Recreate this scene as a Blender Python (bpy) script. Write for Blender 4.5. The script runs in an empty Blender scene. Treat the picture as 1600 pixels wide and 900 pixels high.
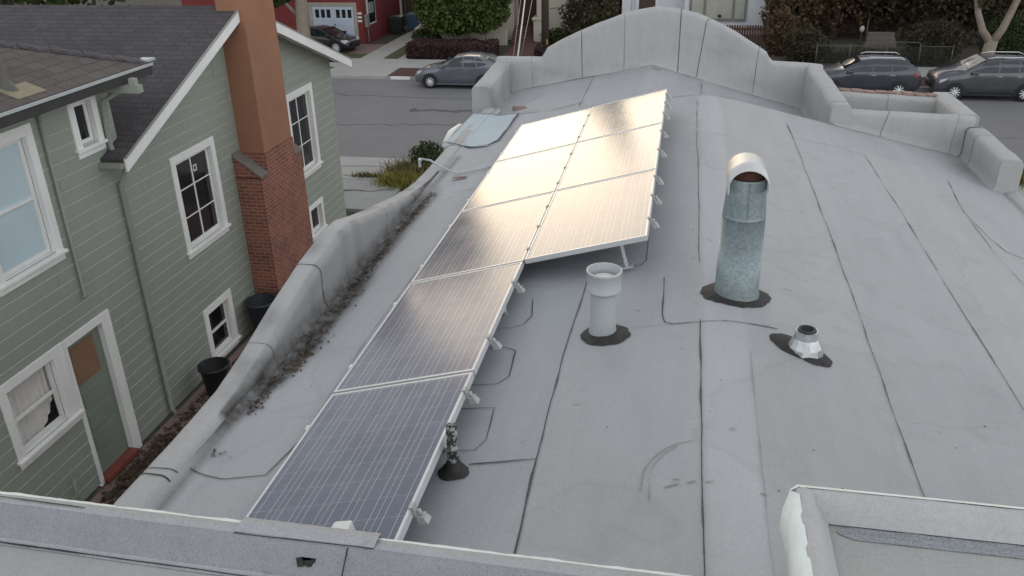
import bpy, bmesh, math, random
from mathutils import Vector, Matrix, noise
R = math.radians
random.seed(7)
sc = bpy.context.scene
COL = sc.collection

# ------------------------------------------------------------------ helpers
class MB:
    """collects faces, then links them as ONE mesh object"""
    def __init__(s): s.v = []; s.f = []; s.m = []; s.sm = []
    def vert(s, p): s.v.append(tuple(p)); return len(s.v) - 1
    def face(s, idx, m=0, sm=False): s.f.append(tuple(idx)); s.m.append(m); s.sm.append(sm)
    def poly(s, pts, m=0, sm=False): s.face([s.vert(p) for p in pts], m, sm)
    def box(s, a, b, m=0):
        x0, y0, z0 = a; x1, y1, z1 = b
        p = [(x0,y0,z0),(x1,y0,z0),(x1,y1,z0),(x0,y1,z0),(x0,y0,z1),(x1,y0,z1),(x1,y1,z1),(x0,y1,z1)]
        i = [s.vert(q) for q in p]
        for q in ((0,3,2,1),(4,5,6,7),(0,1,5,4),(1,2,6,5),(2,3,7,6),(3,0,4,7)): s.face([i[k] for k in q], m)
        return s
    def hexa(s, p, m=0):
        i = [s.vert(q) for q in p]
        for q in ((0,3,2,1),(4,5,6,7),(0,1,5,4),(1,2,6,5),(2,3,7,6),(3,0,4,7)): s.face([i[k] for k in q], m)
        return s
    def prism(s, pts, axis, a, b, m=0):
        """polygon (2D) extruded along an axis between a and b"""
        def P(u, w, t): return {'x': (t,u,w), 'y': (u,t,w), 'z': (u,w,t)}[axis]
        lo = [s.vert(P(u,w,a)) for u, w in pts]; hi = [s.vert(P(u,w,b)) for u, w in pts]
        n = len(pts)
        s.face(lo[::-1], m); s.face(hi, m)
        for k in range(n): s.face((lo[k], lo[(k+1)%n], hi[(k+1)%n], hi[k]), m)
        return s
    def tube(s, pts, rad, n=10, m=0, cap=True, sm=True):
        pts = [Vector(p) for p in pts]
        rads = rad if isinstance(rad, (list, tuple)) else [rad]*len(pts)
        rings = []; ref = None
        for k, p in enumerate(pts):
            d = (pts[min(k+1, len(pts)-1)] - pts[max(k-1, 0)]).normalized()
            if ref is None: ref = Vector((0,0,1)) if abs(d.z) < .9 else Vector((1,0,0))
            u = d.cross(ref).normalized(); w = u.cross(d).normalized(); ref = w
            rings.append([s.vert(p + (u*math.cos(t) + w*math.sin(t))*rads[k]) for t in [2*math.pi*j/n for j in range(n)]])
        for k in range(len(rings)-1):
            a, b = rings[k], rings[k+1]
            for j in range(n): s.face((a[j], a[(j+1)%n], b[(j+1)%n], b[j]), m, sm)
        if cap: s.face(rings[0], m); s.face(rings[-1][::-1], m)
        return s
    def lathe(s, prof, c=(0,0,0), n=24, m=0, sm=True, axis='z', jit=0):
        rings = []
        for r, h in prof:
            ring = []
            for j in range(n):
                t = 2*math.pi*j/n
                rr = r*(1 + (noise.noise((math.cos(t)*1.7+c[0]*9, math.sin(t)*1.7+c[1]*9, 3.3))*jit + noise.noise((math.cos(t)*7, math.sin(t)*7, c[0]*5))*jit*.5))
                x, y, z = rr*math.cos(t), rr*math.sin(t), h
                if axis == 'y': x, y, z = x, z, y
                if axis == 'x': x, y, z = z, x, y
                ring.append(s.vert((c[0]+x, c[1]+y, c[2]+z)))
            rings.append(ring)
        for a, b in zip(rings, rings[1:]):
            for j in range(n): s.face((a[j], a[(j+1)%n], b[(j+1)%n], b[j]), m, sm)
        return s
    def build(s, name, mats, parent=None, center=True):
        me = bpy.data.meshes.new(name)
        if not isinstance(mats, (list, tuple)): mats = [mats]
        for q in mats: me.materials.append(q)
        xs = [p[0] for p in s.v]; ys = [p[1] for p in s.v]; zs = [p[2] for p in s.v]
        c = Vector(((min(xs)+max(xs))/2, (min(ys)+max(ys))/2, (min(zs)+max(zs))/2)) if center else Vector((0,0,0))
        me.from_pydata([(p[0]-c.x, p[1]-c.y, p[2]-c.z) for p in s.v], [], s.f)
        for p, mi, sm in zip(me.polygons, s.m, s.sm): p.material_index = mi; p.use_smooth = sm
        bm = bmesh.new(); bm.from_mesh(me); bmesh.ops.recalc_face_normals(bm, faces=bm.faces[:]); bm.to_mesh(me); bm.free()
        o = bpy.data.objects.new(name, me); COL.objects.link(o)
        o.location = c
        if parent is not None:
            o.parent = parent; o.location = c - base_of(parent)
        return o

def base_of(o):
    b = Vector((0,0,0))
    while o is not None: b = b + o.location; o = o.parent
    return b
def tag(o, label, cat, group=None):
    o['label'] = label; o['category'] = cat
    if group: o['group'] = group
    return o
def thing(name, label, cat, loc=(0,0,0), group=None):
    o = bpy.data.objects.new(name, None); COL.objects.link(o); o.location = loc; o.empty_display_size = .2
    return tag(o, label, cat, group)
def structure(name, mb, mat):
    o = mb.build(name, mat); o['kind'] = 'structure'; return o
def copy_tree(o, parent=None):
    c = o.copy(); COL.objects.link(c); c.parent = parent
    for ch in list(o.children): copy_tree(ch, c)
    return c
def bevel(o, w=.01, seg=2):
    md = o.modifiers.new('bev', 'BEVEL'); md.width = w; md.segments = seg; md.limit_method = 'ANGLE'
    return o

# ------------------------------------------------------------------ materials
def new_mat(name):
    m = bpy.data.materials.new(name); m.use_nodes = True
    return m, m.node_tree, m.node_tree.nodes['Principled BSDF']
def node(nt, t, **kw):
    n = nt.nodes.new(t)
    for k, v in kw.items(): setattr(n, k, v)
    return n
def coords(nt): return node(nt, 'ShaderNodeTexCoord').outputs['Object']
def nz(nt, vec, scale, detail=4, rough=.6):
    n = node(nt, 'ShaderNodeTexNoise'); n.inputs['Scale'].default_value = scale
    n.inputs['Detail'].default_value = detail; n.inputs['Roughness'].default_value = rough
    if vec is not None: nt.links.new(vec, n.inputs['Vector'])
    return n.outputs['Fac']
def ramp(nt, fac, stops):
    n = node(nt, 'ShaderNodeValToRGB'); e = n.color_ramp.elements
    while len(e) < len(stops): e.new(.5)
    for q, (p, c) in zip(e, stops):
        q.position = p; q.color = (c[0], c[1], c[2], 1) if isinstance(c, (tuple, list)) else (c, c, c, 1)
    nt.links.new(fac, n.inputs[0]); return n.outputs[0]
def mixc(nt, fac, a, b, mode='MIX'):
    n = node(nt, 'ShaderNodeMix', data_type='RGBA', blend_type=mode)
    for sock, v in ((0, fac), (6, a), (7, b)):
        if hasattr(v, 'is_linked') or isinstance(v, bpy.types.NodeSocket): nt.links.new(v, n.inputs[sock])
        else: n.inputs[sock].default_value = v if sock == 0 else (v[0], v[1], v[2], 1)
    return n.outputs[2]
def math_(nt, op, a, b=None, c=None):
    n = node(nt, 'ShaderNodeMath', operation=op)
    for i, v in enumerate((a, b, c)):
        if v is None: continue
        if isinstance(v, bpy.types.NodeSocket): nt.links.new(v, n.inputs[i])
        else: n.inputs[i].default_value = v
    return n.outputs[0]
def bump(nt, b, h, strength=.3, dist=.01):
    n = node(nt, 'ShaderNodeBump'); n.inputs['Strength'].default_value = strength; n.inputs['Distance'].default_value = dist
    nt.links.new(h, n.inputs['Height']); nt.links.new(n.outputs[0], b.inputs['Normal'])
def simple(name, col, rough=.6, var=.25, scale=4, metal=0, fine=60, bumps=.0, spec=.5):
    m, nt, b = new_mat(name); c = coords(nt)
    f = nz(nt, c, scale, 6, .65); g = nz(nt, c, fine, 3)
    lo = tuple(x*(1-var) for x in col); hi = tuple(min(1, x*(1+var)) for x in col)
    a = ramp(nt, f, [(.3, lo), (.7, hi)])
    a = mixc(nt, .35, a, ramp(nt, g, [(.3, lo), (.7, hi)]))
    nt.links.new(a, b.inputs['Base Color'])
    b.inputs['Roughness'].default_value = rough; b.inputs['Metallic'].default_value = metal
    b.inputs['Specular IOR Level'].default_value = spec
    if bumps: bump(nt, b, g, bumps)
    return m
def leafy(name, col, var=.5, trans=.25):
    m, nt, b = new_mat(name)
    g = node(nt, 'ShaderNodeNewGeometry')
    a = ramp(nt, g.outputs['Random Per Island'], [(0, tuple(x*(1-var) for x in col)), (.6, col), (1, tuple(x*(1+var*1.2) for x in col))])
    a = mixc(nt, .5, a, ramp(nt, nz(nt, coords(nt), 1.3, 3), [(.35, tuple(x*.6 for x in col)), (.7, tuple(x*1.5 for x in col))]))
    nt.links.new(a, b.inputs['Base Color']); b.inputs['Roughness'].default_value = .6
    b.inputs['Specular IOR Level'].default_value = .25
    tr = node(nt, 'ShaderNodeBsdfTranslucent'); nt.links.new(a, tr.inputs['Color'])
    mx = node(nt, 'ShaderNodeMixShader'); mx.inputs[0].default_value = trans
    nt.links.new(b.outputs[0], mx.inputs[1]); nt.links.new(tr.outputs[0], mx.inputs[2])
    nt.links.new(mx.outputs[0], nt.nodes['Material Output'].inputs['Surface'])
    return m
def membrane(name, col, dirt_shade=False, speck=.5, base_rough=.85, fs=170, tint=False, wall=False):
    """granulated cap sheet"""
    m, nt, b = new_mat(name); c = coords(nt)
    big = nz(nt, c, .55, 4, .6); mid = nz(nt, c, 3.5, 6, .7); fine = nz(nt, c, fs, 2, .5); fine2 = nz(nt, c, 60, 3, .6)
    a = ramp(nt, big, [(.3, tuple(x*.86 for x in col)), (.7, tuple(x*1.11 for x in col))])
    a = mixc(nt, .45, a, ramp(nt, mid, [(.3, tuple(x*.85 for x in col)), (.7, tuple(x*1.12 for x in col))]))
    a = mixc(nt, speck, a, ramp(nt, fine, [(.36, tuple(x*.45 for x in col)), (.47, col), (.6, tuple(x*1.3 for x in col))]))
    a = mixc(nt, .35, a, ramp(nt, fine2, [(.3, tuple(x*.8 for x in col)), (.7, tuple(x*1.2 for x in col))]))
    # lengthwise streaks left by water and by the rolls
    mp = node(nt, 'ShaderNodeMapping'); mp.inputs['Scale'].default_value = (3.2, .35, 3.2); nt.links.new(c, mp.inputs['Vector'])
    a = mixc(nt, .3, a, ramp(nt, nz(nt, mp.outputs[0], 1.6, 5, .6), [(.3, tuple(x*.82 for x in col)), (.7, tuple(x*1.14 for x in col))]))
    if wall:
        mw_ = node(nt, 'ShaderNodeMapping'); mw_.inputs['Scale'].default_value = (5, 5, .55); nt.links.new(c, mw_.inputs['Vector'])
        a = mixc(nt, .2, a, ramp(nt, nz(nt, mw_.outputs[0], 2.2, 6, .7), [(.32, tuple(x*.70 for x in col)), (.6, col), (.75, tuple(x*1.12 for x in col))]))
    if tint:
        ta = node(nt, 'ShaderNodeAttribute', attribute_name='tint')
        a = mixc(nt, 1.0, a, ramp(nt, ta.outputs['Fac'], [(0, (.90, .935, .98)), (.5, (1, .995, .985)), (1, (1.13, 1.145, 1.16))]), 'MULTIPLY')
        # old drying marks: rings round shallow puddles
        pd = nz(nt, c, .9, 3, .55)
        ring_ = math_(nt, 'SUBTRACT', 1, math_(nt, 'MULTIPLY', math_(nt, 'ABSOLUTE', math_(nt, 'SUBTRACT', pd, .58)), 45))
        a = mixc(nt, math_(nt, 'MULTIPLY', math_(nt, 'MAXIMUM', ring_, 0), .14), a, tuple(x*.55 for x in col))
        a = mixc(nt, math_(nt, 'MULTIPLY', math_(nt, 'GREATER_THAN', pd, .58), .10), a, tuple(x*.72 for x in col))
    # rare dark spots
    sp = ramp(nt, nz(nt, c, 9, 2, .4), [(.745, 0), (.78, 1)])
    a = mixc(nt, math_(nt, 'MULTIPLY', sp, .35), a, tuple(x*.35 for x in col))
    if dirt_shade:
        at = node(nt, 'ShaderNodeAttribute', attribute_name='dirt_shade')
        k = math_(nt, 'MULTIPLY', at.outputs['Fac'], ramp(nt, nz(nt, c, 7, 6, .75), [(.3, .55), (.6, 1)]))
        a = mixc(nt, k, a, (.05, .045, .04))
    nt.links.new(a, b.inputs['Base Color']); b.inputs['Roughness'].default_value = base_rough
    b.inputs['Specular IOR Level'].default_value = .3
    h = math_(nt, 'ADD', math_(nt, 'MULTIPLY', fine, .25), math_(nt, 'MULTIPLY', mid, 1.0))
    bump(nt, b, h, .45 if wall else .35, .03 if wall else .012)
    return m

GREY = (.398, .402, .408)
M = {}
M['roof'] = membrane('roof_membrane', GREY, dirt_shade=True, speck=.25, tint=True)
M['wall_mem'] = membrane('parapet_membrane', (.415, .413, .41), dirt_shade=True, speck=.25, wall=True)
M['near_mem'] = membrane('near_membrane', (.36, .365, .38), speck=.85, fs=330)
M['near_floor'] = membrane('near_floor', (.40, .39, .375), speck=.45, fs=330)
M['near_cant'] = membrane('cant_membrane', (.26, .265, .28), speck=.9, fs=330)  # darker membrane for the sloping cant faces of the near parapet
M['rim_mem'] = membrane('rim_membrane', (.43, .43, .425), speck=.5, fs=330)
M['trough'] = membrane('trough_granules', (.30, .31, .325), speck=1, fs=150)
M['patch'] = membrane('patch_membrane', (.43, .49, .525), speck=.12)
M['seam'] = simple('seam_bitumen', (.075, .074, .073), .85, .4, 30)
M['tar'] = simple('roofing_tar', (.03, .028, .027), .7, .6, 14, bumps=.8)
M['scuff'] = simple('scuff', (.30, .30, .30), .9, .3, 9)
M['white_stucco'] = simple('white_stucco', (.72, .77, .74), .8, .1, 6, bumps=.3)
def weathered(name, col, rough, drip):
    m, nt, b = new_mat(name); c = coords(nt)
    mp_ = node(nt, 'ShaderNodeMapping'); mp_.inputs['Scale'].default_value = (6, 6, .7); nt.links.new(c, mp_.inputs['Vector'])
    a = ramp(nt, nz(nt, mp_.outputs[0], 2.0, 6, .7), [(.3, tuple(x*(1-drip) for x in col)), (.6, col)])
    a = mixc(nt, .5, a, ramp(nt, nz(nt, c, .7, 5, .6), [(.3, tuple(x*(1-drip) for x in col)), (.65, tuple(min(1, x*(1+drip*.4)) for x in col))]))
    a = mixc(nt, math_(nt, 'MULTIPLY', ramp(nt, nz(nt, c, 28, 4, .7), [(.66, 0), (.72, 1)]), .25), a, tuple(x*.45 for x in col))
    nt.links.new(a, b.inputs['Base Color']); b.inputs['Roughness'].default_value = rough
    return m
M['trim'] = weathered('white_trim', (.82, .81, .79), .5, .14)
M['siding'] = weathered('sage_siding', (.30, .325, .278), .6, .12)
M['siding_joint'] = simple('siding_joint', (.14, .15, .12), .8)
M['siding_lit_lip'] = simple('sage_siding_lit_edge', (.44, .465, .39), .6, .15, 3)  # sky light on the board lips, painted in as a paler edge
M['door'] = simple('green_door', (.21, .245, .205), .5, .1, 2)
M['brownglass'] = simple('brown_panel', (.24, .14, .085), .35, .12, 3)
M['shade'] = simple('pale_shade', (.50, .60, .65), .35, .06, 1.2)
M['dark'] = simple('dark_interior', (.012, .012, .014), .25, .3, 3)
M['redwood'] = simple('red_threshold', (.2, .05, .035), .6, .2, 4)
M['downpipe'] = simple('painted_pipe', (.27, .275, .24), .5, .12, 4)
M['terracotta'] = simple('orange_stucco', (.30, .145, .085), .85, .18, 1.6, bumps=.25)
M['cement'] = simple('cement_cap', (.17, .145, .125), .85, .3, 9, bumps=.5)
M['metal_grey'] = simple('painted_metal', (.42, .44, .45), .45, .08, 5)
M['alu'] = simple('aluminium', (.62, .63, .64), .42, .06, 5, metal=.35)
M['alu_dark'] = simple('old_rail', (.3, .29, .27), .5, .15, 5, metal=.5)
M['white_plastic'] = simple('white_plastic', (.7, .7, .68), .5, .06, 5)
M['bracket'] = simple('bracket_metal', (.45, .45, .44), .5, .1, 9, metal=.3)
M['concrete'] = simple('concrete', (.36, .35, .335), .85, .14, .8, fine=14, bumps=.1)
M['kerb'] = simple('kerb_concrete', (.30, .30, .29), .85, .15, 1.2, fine=12)
M['asphalt'] = simple('asphalt', (.185, .18, .185), .85, .14, .35, fine=9)
M['earth'] = simple('earth', (.075, .065, .05), .95, .4, .8, fine=7, bumps=.3)
M['bark_chips'] = simple('bark_chips', (.075, .036, .028), .95, .4, 6, fine=20, bumps=.6)
M['alley'] = simple('alley_concrete', (.21, .14, .125), .9, .35, 1.3, fine=9)
M['lawn'] = simple('lawn', (.07, .075, .03), .95, .4, 1.2, fine=18)
M['bark'] = simple('tree_bark', (.15, .125, .10), .9, .3, 4, fine=16, bumps=.6)
M['bark_pale'] = simple('pale_bark', (.27, .22, .175), .9, .25, 3, fine=14, bumps=.5)
M['redstucco'] = simple('red_stucco', (.21, .035, .036), .85, .12, .8, bumps=.15)
M['cream'] = simple('cream_stucco', (.50, .46, .37), .85, .1, .8, bumps=.15)
M['whitewall'] = simple('white_wall', (.68, .69, .72), .8, .05, .8)
M['garage'] = simple('garage_paint', (.54, .61, .70), .5, .05, 1)
M['brownwood'] = simple('brown_fence_wood', (.085, .045, .03), .8, .25, 2, fine=20)
M['darkbrown'] = simple('dark_brown_wall', (.075, .05, .036), .85, .25, 1)
M['brick_steps'] = simple('brick_path', (.11, .055, .046), .9, .25, 3, fine=12)
M['binblack'] = simple('black_plastic', (.014, .014, .015), .5, .3, 4)
M['bingreen'] = simple('green_plastic', (.018, .03, .022), .5, .3, 3)
M['binblue'] = simple('blue_plastic', (.06, .11, .2), .5, .2, 3)
M['tile'] = simple('clay_tile', (.26, .17, .145), .85, .45, 7, fine=18)
M['pole'] = simple('pole_wood', (.06, .043, .033), .9, .3, 4, fine=22)
M['wire'] = simple('pale_cable', (.5, .48, .45), .6, .1, 4)
M['rubber'] = simple('rubber', (.012, .012, .013), .8, .3, 6)
M['rim'] = simple('alloy_rim', (.74, .74, .75), .4, .05, 6, metal=.1)
M['lamp_clear'] = simple('lamp_clear', (.55, .57, .6), .15, .1, 8)
M['lamp_red'] = simple('lamp_red', (.42, .03, .04), .2, .2, 8)
M['chrome'] = simple('chrome', (.7, .7, .72), .2, .05, 8, metal=.8)
M['steel_link'] = simple('galvanised_wire', (.11, .11, .10), .5, .15, 8, metal=.4)
M['leaf_litter'] = leafy('dead_leaves', (.075, .05, .032), .6, .05)
M['lf_topiary'] = leafy('topiary_leaf', (.085, .115, .03), .6)
M['lf_dark'] = leafy('dark_leaf', (.068, .060, .032), .6)
M['lf_brown'] = leafy('brown_leaf', (.12, .078, .044), .6)
M['lf_purple'] = leafy('purple_hedge_leaf', (.08, .042, .044), .6)
M['lf_mid'] = leafy('mid_leaf', (.05, .07, .022), .6)
M['lf_yellow'] = leafy('yellow_leaf', (.24, .23, .06), .5)
M['lf_grass'] = leafy('dry_grass', (.17, .15, .065), .45)

def glass(name, col=(.01, .011, .013), rough=.06):
    m, nt, b = new_mat(name); b.inputs['Base Color'].default_value = (*col, 1); b.inputs['Roughness'].default_value = rough
    b.inputs['Specular IOR Level'].default_value = .6
    n = nz(nt, coords(nt), 1.1, 2); bump(nt, b, n, .06, .05)
    return m
M['glass'] = glass('dark_window_glass')
M['carglass'] = glass('car_glass', (.02, .024, .028), .05)
def clear_glass():
    m, nt, b = new_mat('clear_window_glass')
    b.inputs['Base Color'].default_value = (.02, .02, .02, 1); b.inputs['Roughness'].default_value = .05
    t = node(nt, 'ShaderNodeBsdfTransparent'); mx = node(nt, 'ShaderNodeMixShader'); mx.inputs[0].default_value = .93
    nt.links.new(b.outputs[0], mx.inputs[1]); nt.links.new(t.outputs[0], mx.inputs[2])
    nt.links.new(mx.outputs[0], nt.nodes['Material Output'].inputs['Surface']); return m
M['clear'] = clear_glass()
M['curtain'] = simple('white_curtain', (.85, .81, .77), .9, .08, 5)
def paint(name, col):
    m, nt, b = new_mat(name); c = coords(nt)
    nt.links.new(ramp(nt, nz(nt, c, 3, 4), [(.3, tuple(x*.85 for x in col)), (.7, tuple(x*1.15 for x in col))]), b.inputs['Base Color'])
    b.inputs['Metallic'].default_value = .35; b.inputs['Roughness'].default_value = .35
    b.inputs['Coat Weight'].default_value = .8; b.inputs['Coat Roughness'].default_value = .08
    return m
M['car_bluegrey'] = paint('blue_grey_paint', (.13, .14, .16))
M['car_black'] = paint('black_paint', (.02, .018, .02))
M['car_navy'] = paint('dark_navy_paint', (.045, .047, .06))
M['car_charcoal'] = paint('charcoal_paint', (.075, .075, .085))
M['car_silver'] = paint('silver_paint', (.3, .31, .33))

def brickmat():
    m, nt, b = new_mat('red_brick'); c = coords(nt)
    s = node(nt, 'ShaderNodeSeparateXYZ'); nt.links.new(c, s.inputs[0])
    u = math_(nt, 'ADD', s.outputs[0], s.outputs[1])
    cb = node(nt, 'ShaderNodeCombineXYZ'); nt.links.new(u, cb.inputs[0]); nt.links.new(s.outputs[2], cb.inputs[1])
    t = node(nt, 'ShaderNodeTexBrick'); nt.links.new(cb.outputs[0], t.inputs['Vector'])
    t.inputs['Scale'].default_value = 1; t.inputs['Brick Width'].default_value = .22; t.inputs['Row Height'].default_value = .078
    t.inputs['Mortar Size'].default_value = .010; t.inputs['Bias'].default_value = -.1
    t.inputs['Color1'].default_value = (.31, .10, .065, 1); t.inputs['Color2'].default_value = (.13, .05, .038, 1); t.inputs['Mortar'].default_value = (.40, .29, .23, 1)
    a = mixc(nt, .5, t.outputs[0], ramp(nt, nz(nt, c, 2.2, 6, .7), [(.3, (.09, .04, .03)), (.68, (.34, .13, .085))]))
    nt.links.new(a, b.inputs['Base Color']); b.inputs['Roughness'].default_value = .9
    bump(nt, b, math_(nt, 'SUBTRACT', 1, t.outputs['Fac']), .6, .01)
    return m
M['brick'] = brickmat()
def shingles(name, c1, c2, w=.3, h=.14, diamond=False):
    m, nt, b = new_mat(name); c = coords(nt)
    s = node(nt, 'ShaderNodeSeparateXYZ'); nt.links.new(c, s.inputs[0])
    cb = node(nt, 'ShaderNodeCombineXYZ')
    if diamond == 'x':        # courses run along y
        nt.links.new(s.outputs[1], cb.inputs[0]); nt.links.new(s.outputs[0], cb.inputs[1])
    else:
        nt.links.new(s.outputs[0], cb.inputs[0]); nt.links.new(s.outputs[1], cb.inputs[1])
    t = node(nt, 'ShaderNodeTexBrick'); nt.links.new(cb.outputs[0], t.inputs['Vector'])
    t.inputs['Scale'].default_value = 1; t.inputs['Brick Width'].default_value = w; t.inputs['Row Height'].default_value = h
    t.inputs['Mortar Size'].default_value = .014; t.inputs['Mortar Smooth'].default_value = .3; t.inputs['Bias'].default_value = 0
    t.inputs['Color1'].default_value = (*c1, 1); t.inputs['Color2'].default_value = (*c2, 1); t.inputs['Mortar'].default_value = (c1[0]*.3, c1[1]*.3, c1[2]*.3, 1)
    a = mixc(nt, .4, t.outputs[0], ramp(nt, nz(nt, c, 1.2, 6, .7), [(.3, tuple(x*.7 for x in c1)), (.7, tuple(x*1.25 for x in c2))]))
    a = mixc(nt, .35, a, ramp(nt, nz(nt, c, 60, 2), [(.35, tuple(x*.5 for x in c1)), (.65, tuple(x*1.5 for x in c2))]))
    nt.links.new(a, b.inputs['Base Color']); b.inputs['Roughness'].default_value = .9
    bump(nt, b, math_(nt, 'SUBTRACT', 1, t.outputs['Fac']), .7, .012)
    return m
M['shingle'] = shingles('dark_shingle', (.042, .037, .042), (.088, .078, .082))
M['shingle_brown'] = shingles('brown_shingle', (.058, .05, .046), (.115, .098, .088), .34, .20, 'x')
def galv():
    m, nt, b = new_mat('galvanised_steel'); c = coords(nt)
    v = node(nt, 'ShaderNodeTexVoronoi'); v.inputs['Scale'].default_value = 60; nt.links.new(c, v.inputs['Vector'])
    a = mixc(nt, .5, ramp(nt, v.outputs['Color'], [(.2, (.19, .24, .25)), (.8, (.34, .39, .39))]), ramp(nt, nz(nt, c, 5, 5), [(.3, (.19, .24, .255)), (.7, (.32, .37, .375))]))
    nt.links.new(a, b.inputs['Base Color']); b.inputs['Metallic'].default_value = .3; b.inputs['Roughness'].default_value = .45
    return m
M['galv'] = galv()
M['hood'] = simple('bright_hood', (.6, .6, .59), .4, .12, 6, metal=.25)
M['rust'] = simple('rusty_liner', (.09, .04, .028), .8, .3, 9)
M['foil'] = simple('foil_flashing', (.55, .57, .58), .3, .25, 14, metal=.7)

def cells():
    m, nt, b = new_mat('solar_cells'); c = coords(nt)
    s = node(nt, 'ShaderNodeSeparateXYZ'); nt.links.new(c, s.inputs[0])
    cx = math_(nt, 'FRACT', math_(nt, 'DIVIDE', math_(nt, 'ADD', s.outputs[0], 4.68), .156))
    cy = math_(nt, 'FRACT', math_(nt, 'DIVIDE', math_(nt, 'ADD', s.outputs[1], 7.95), .159))
    def near(v, at, w): return math_(nt, 'LESS_THAN', math_(nt, 'ABSOLUTE', math_(nt, 'SUBTRACT', v, at)), w)
    gapx = math_(nt, 'MAXIMUM', near(cx, 0, .011), near(cx, 1, .011))
    gapy = math_(nt, 'MAXIMUM', near(cy, 0, .011), near(cy, 1, .011))
    bus = math_(nt, 'MAXIMUM', near(cx, .25, .011), near(cx, .75, .011))
    edge = math_(nt, 'MAXIMUM', math_(nt, 'GREATER_THAN', math_(nt, 'ABSOLUTE', s.outputs[0]), .470), math_(nt, 'GREATER_THAN', math_(nt, 'ABSOLUTE', s.outputs[1]), .798))
    v = node(nt, 'ShaderNodeTexVoronoi'); v.inputs['Scale'].default_value = 55; nt.links.new(c, v.inputs['Vector'])
    ix = math_(nt, 'FLOOR', math_(nt, 'DIVIDE', math_(nt, 'ADD', s.outputs[0], 4.68), .156)); iy = math_(nt, 'FLOOR', math_(nt, 'DIVIDE', math_(nt, 'ADD', s.outputs[1], 7.95), .159))
    cb = node(nt, 'ShaderNodeCombineXYZ'); nt.links.new(ix, cb.inputs[0]); nt.links.new(iy, cb.inputs[1])
    wn = node(nt, 'ShaderNodeTexWhiteNoise'); nt.links.new(cb.outputs[0], wn.inputs['Vector'])
    base = mixc(nt, .5, ramp(nt, v.outputs['Color'], [(.2, (.032, .046, .095)), (.8, (.060, .078, .14))]), ramp(nt, wn.outputs['Value'], [(0, (.034, .046, .092)), (1, (.068, .084, .14))]))
    line = math_(nt, 'MAXIMUM', math_(nt, 'MULTIPLY', gapx, .6), math_(nt, 'MULTIPLY', gapy, .32))
    line = math_(nt, 'MAXIMUM', line, math_(nt, 'MULTIPLY', bus, .75))
    line = math_(nt, 'MAXIMUM', line, math_(nt, 'MULTIPLY', edge, .55))
    a = mixc(nt, line, base, (.55, .55, .56))
    # film of dust
    d = ramp(nt, nz(nt, c, 2.5, 5, .65), [(.3, .10), (.75, .22)])
    a = mixc(nt, d, a, (.44, .44, .45))
    nt.links.new(a, b.inputs['Base Color']); b.inputs['Roughness'].default_value = .17
    nt.links.new(ramp(nt, nz(nt, c, 3, 5), [(.3, .14), (.7, .18)]), b.inputs['Roughness'])
    b.inputs['IOR'].default_value = 1.5
    return m
M['cells'] = cells()

# ------------------------------------------------------------------ roof profile of the low house
def roof_z(x):
    l = 5.81 + .13*(x + 2.06); r = 6.13 - .235*(x - .4)
    k = .045; m_ = min(l, r)
    return m_ - k*math.log(math.exp(-(l-m_)/k) + math.exp(-(r-m_)/k)) + .01
def front_z(x, y):
    f = 6.08 - .205*(-.5-x) if x < -.5 else 6.08 - .275*(x+.5)
    t = min(1, max(0, (y-11.9)/1.6))
    a = min(f, roof_z(x) - .02)
    return a*(1-t) + f*t

house = thing('flat_roofed_house', 'grey membrane roofed stucco house with arched front parapet carrying the solar panels', 'house', (0, 8, 0))

def dirt_shade_attr(o, fn):
    at = o.data.attributes.new('dirt_shade', 'FLOAT', 'POINT')
    mw = base_of(o)
    for i, v in enumerate(o.data.vertices): at.data[i].value = fn(v.co + mw)
def ribbon(mb, pts, w, zf, m=1, off=.006, gap=.2, seed=0, wob=.008):
    P = [Vector((p[0], p[1], 0)) for p in pts]; S = []
    for a, b in zip(P, P[1:]):
        n = max(1, int((b-a).length/.05))
        for k in range(n): S.append(a.lerp(b, k/n))
    S.append(P[-1])
    prev = None
    for k, p in enumerate(S):
        d = (S[min(k+1, len(S)-1)] - S[max(k-1, 0)]).normalized(); n = Vector((-d.y, d.x, 0))
        q = p + n*noise.noise((p.x*2.3+seed, p.y*2.3, seed))*wob*1.5 + n*noise.noise((p.x*11, p.y*11, seed))*wob*.4
        g = noise.noise((p.x*3+seed*3.1, p.y*3, 9.1))
        ww = w*(.55 + 1.5*max(0, g - .05) + .5*max(0, noise.noise((p.x*19, p.y*19, seed)))); 
        if g < -.55 + gap: ww = w*.22
        a = q + n*ww/2; b = q - n*ww/2
        cur = (mb.vert((a.x, a.y, zf(a.x, a.y)+off)), mb.vert((b.x, b.y, zf(b.x, b.y)+off)))
        if prev: mb.face((prev[0], prev[1], cur[1], cur[0]), m)
        prev = cur
rz = lambda x, y: roof_z(x) + sheet(x, y)
def sheet(x, y): return noise.noise((x*.9, y*.6, .5))*.010 + noise.noise((x*4, y*2.2, 4.5))*.003
mb = MB()
xs = [-2.70 + .055*k for k in range(int((3.97+2.70)/.055)+1)]; ys = [1.55 + .11*k for k in range(96)]
ys[-1] = 11.95
def rzz(x, y):
    z = rz(x, y)
    if x < -2.55: z += (max(0, -2.55-x)/.15)**2*.05
    return z
grid = [[mb.vert((x, y, rzz(x, y))) for x in xs] for y in ys]
for a, b in zip(grid, grid[1:]):
    for j in range(len(xs)-1): mb.face((a[j], a[j+1], b[j+1], b[j]), 0, True)
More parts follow.
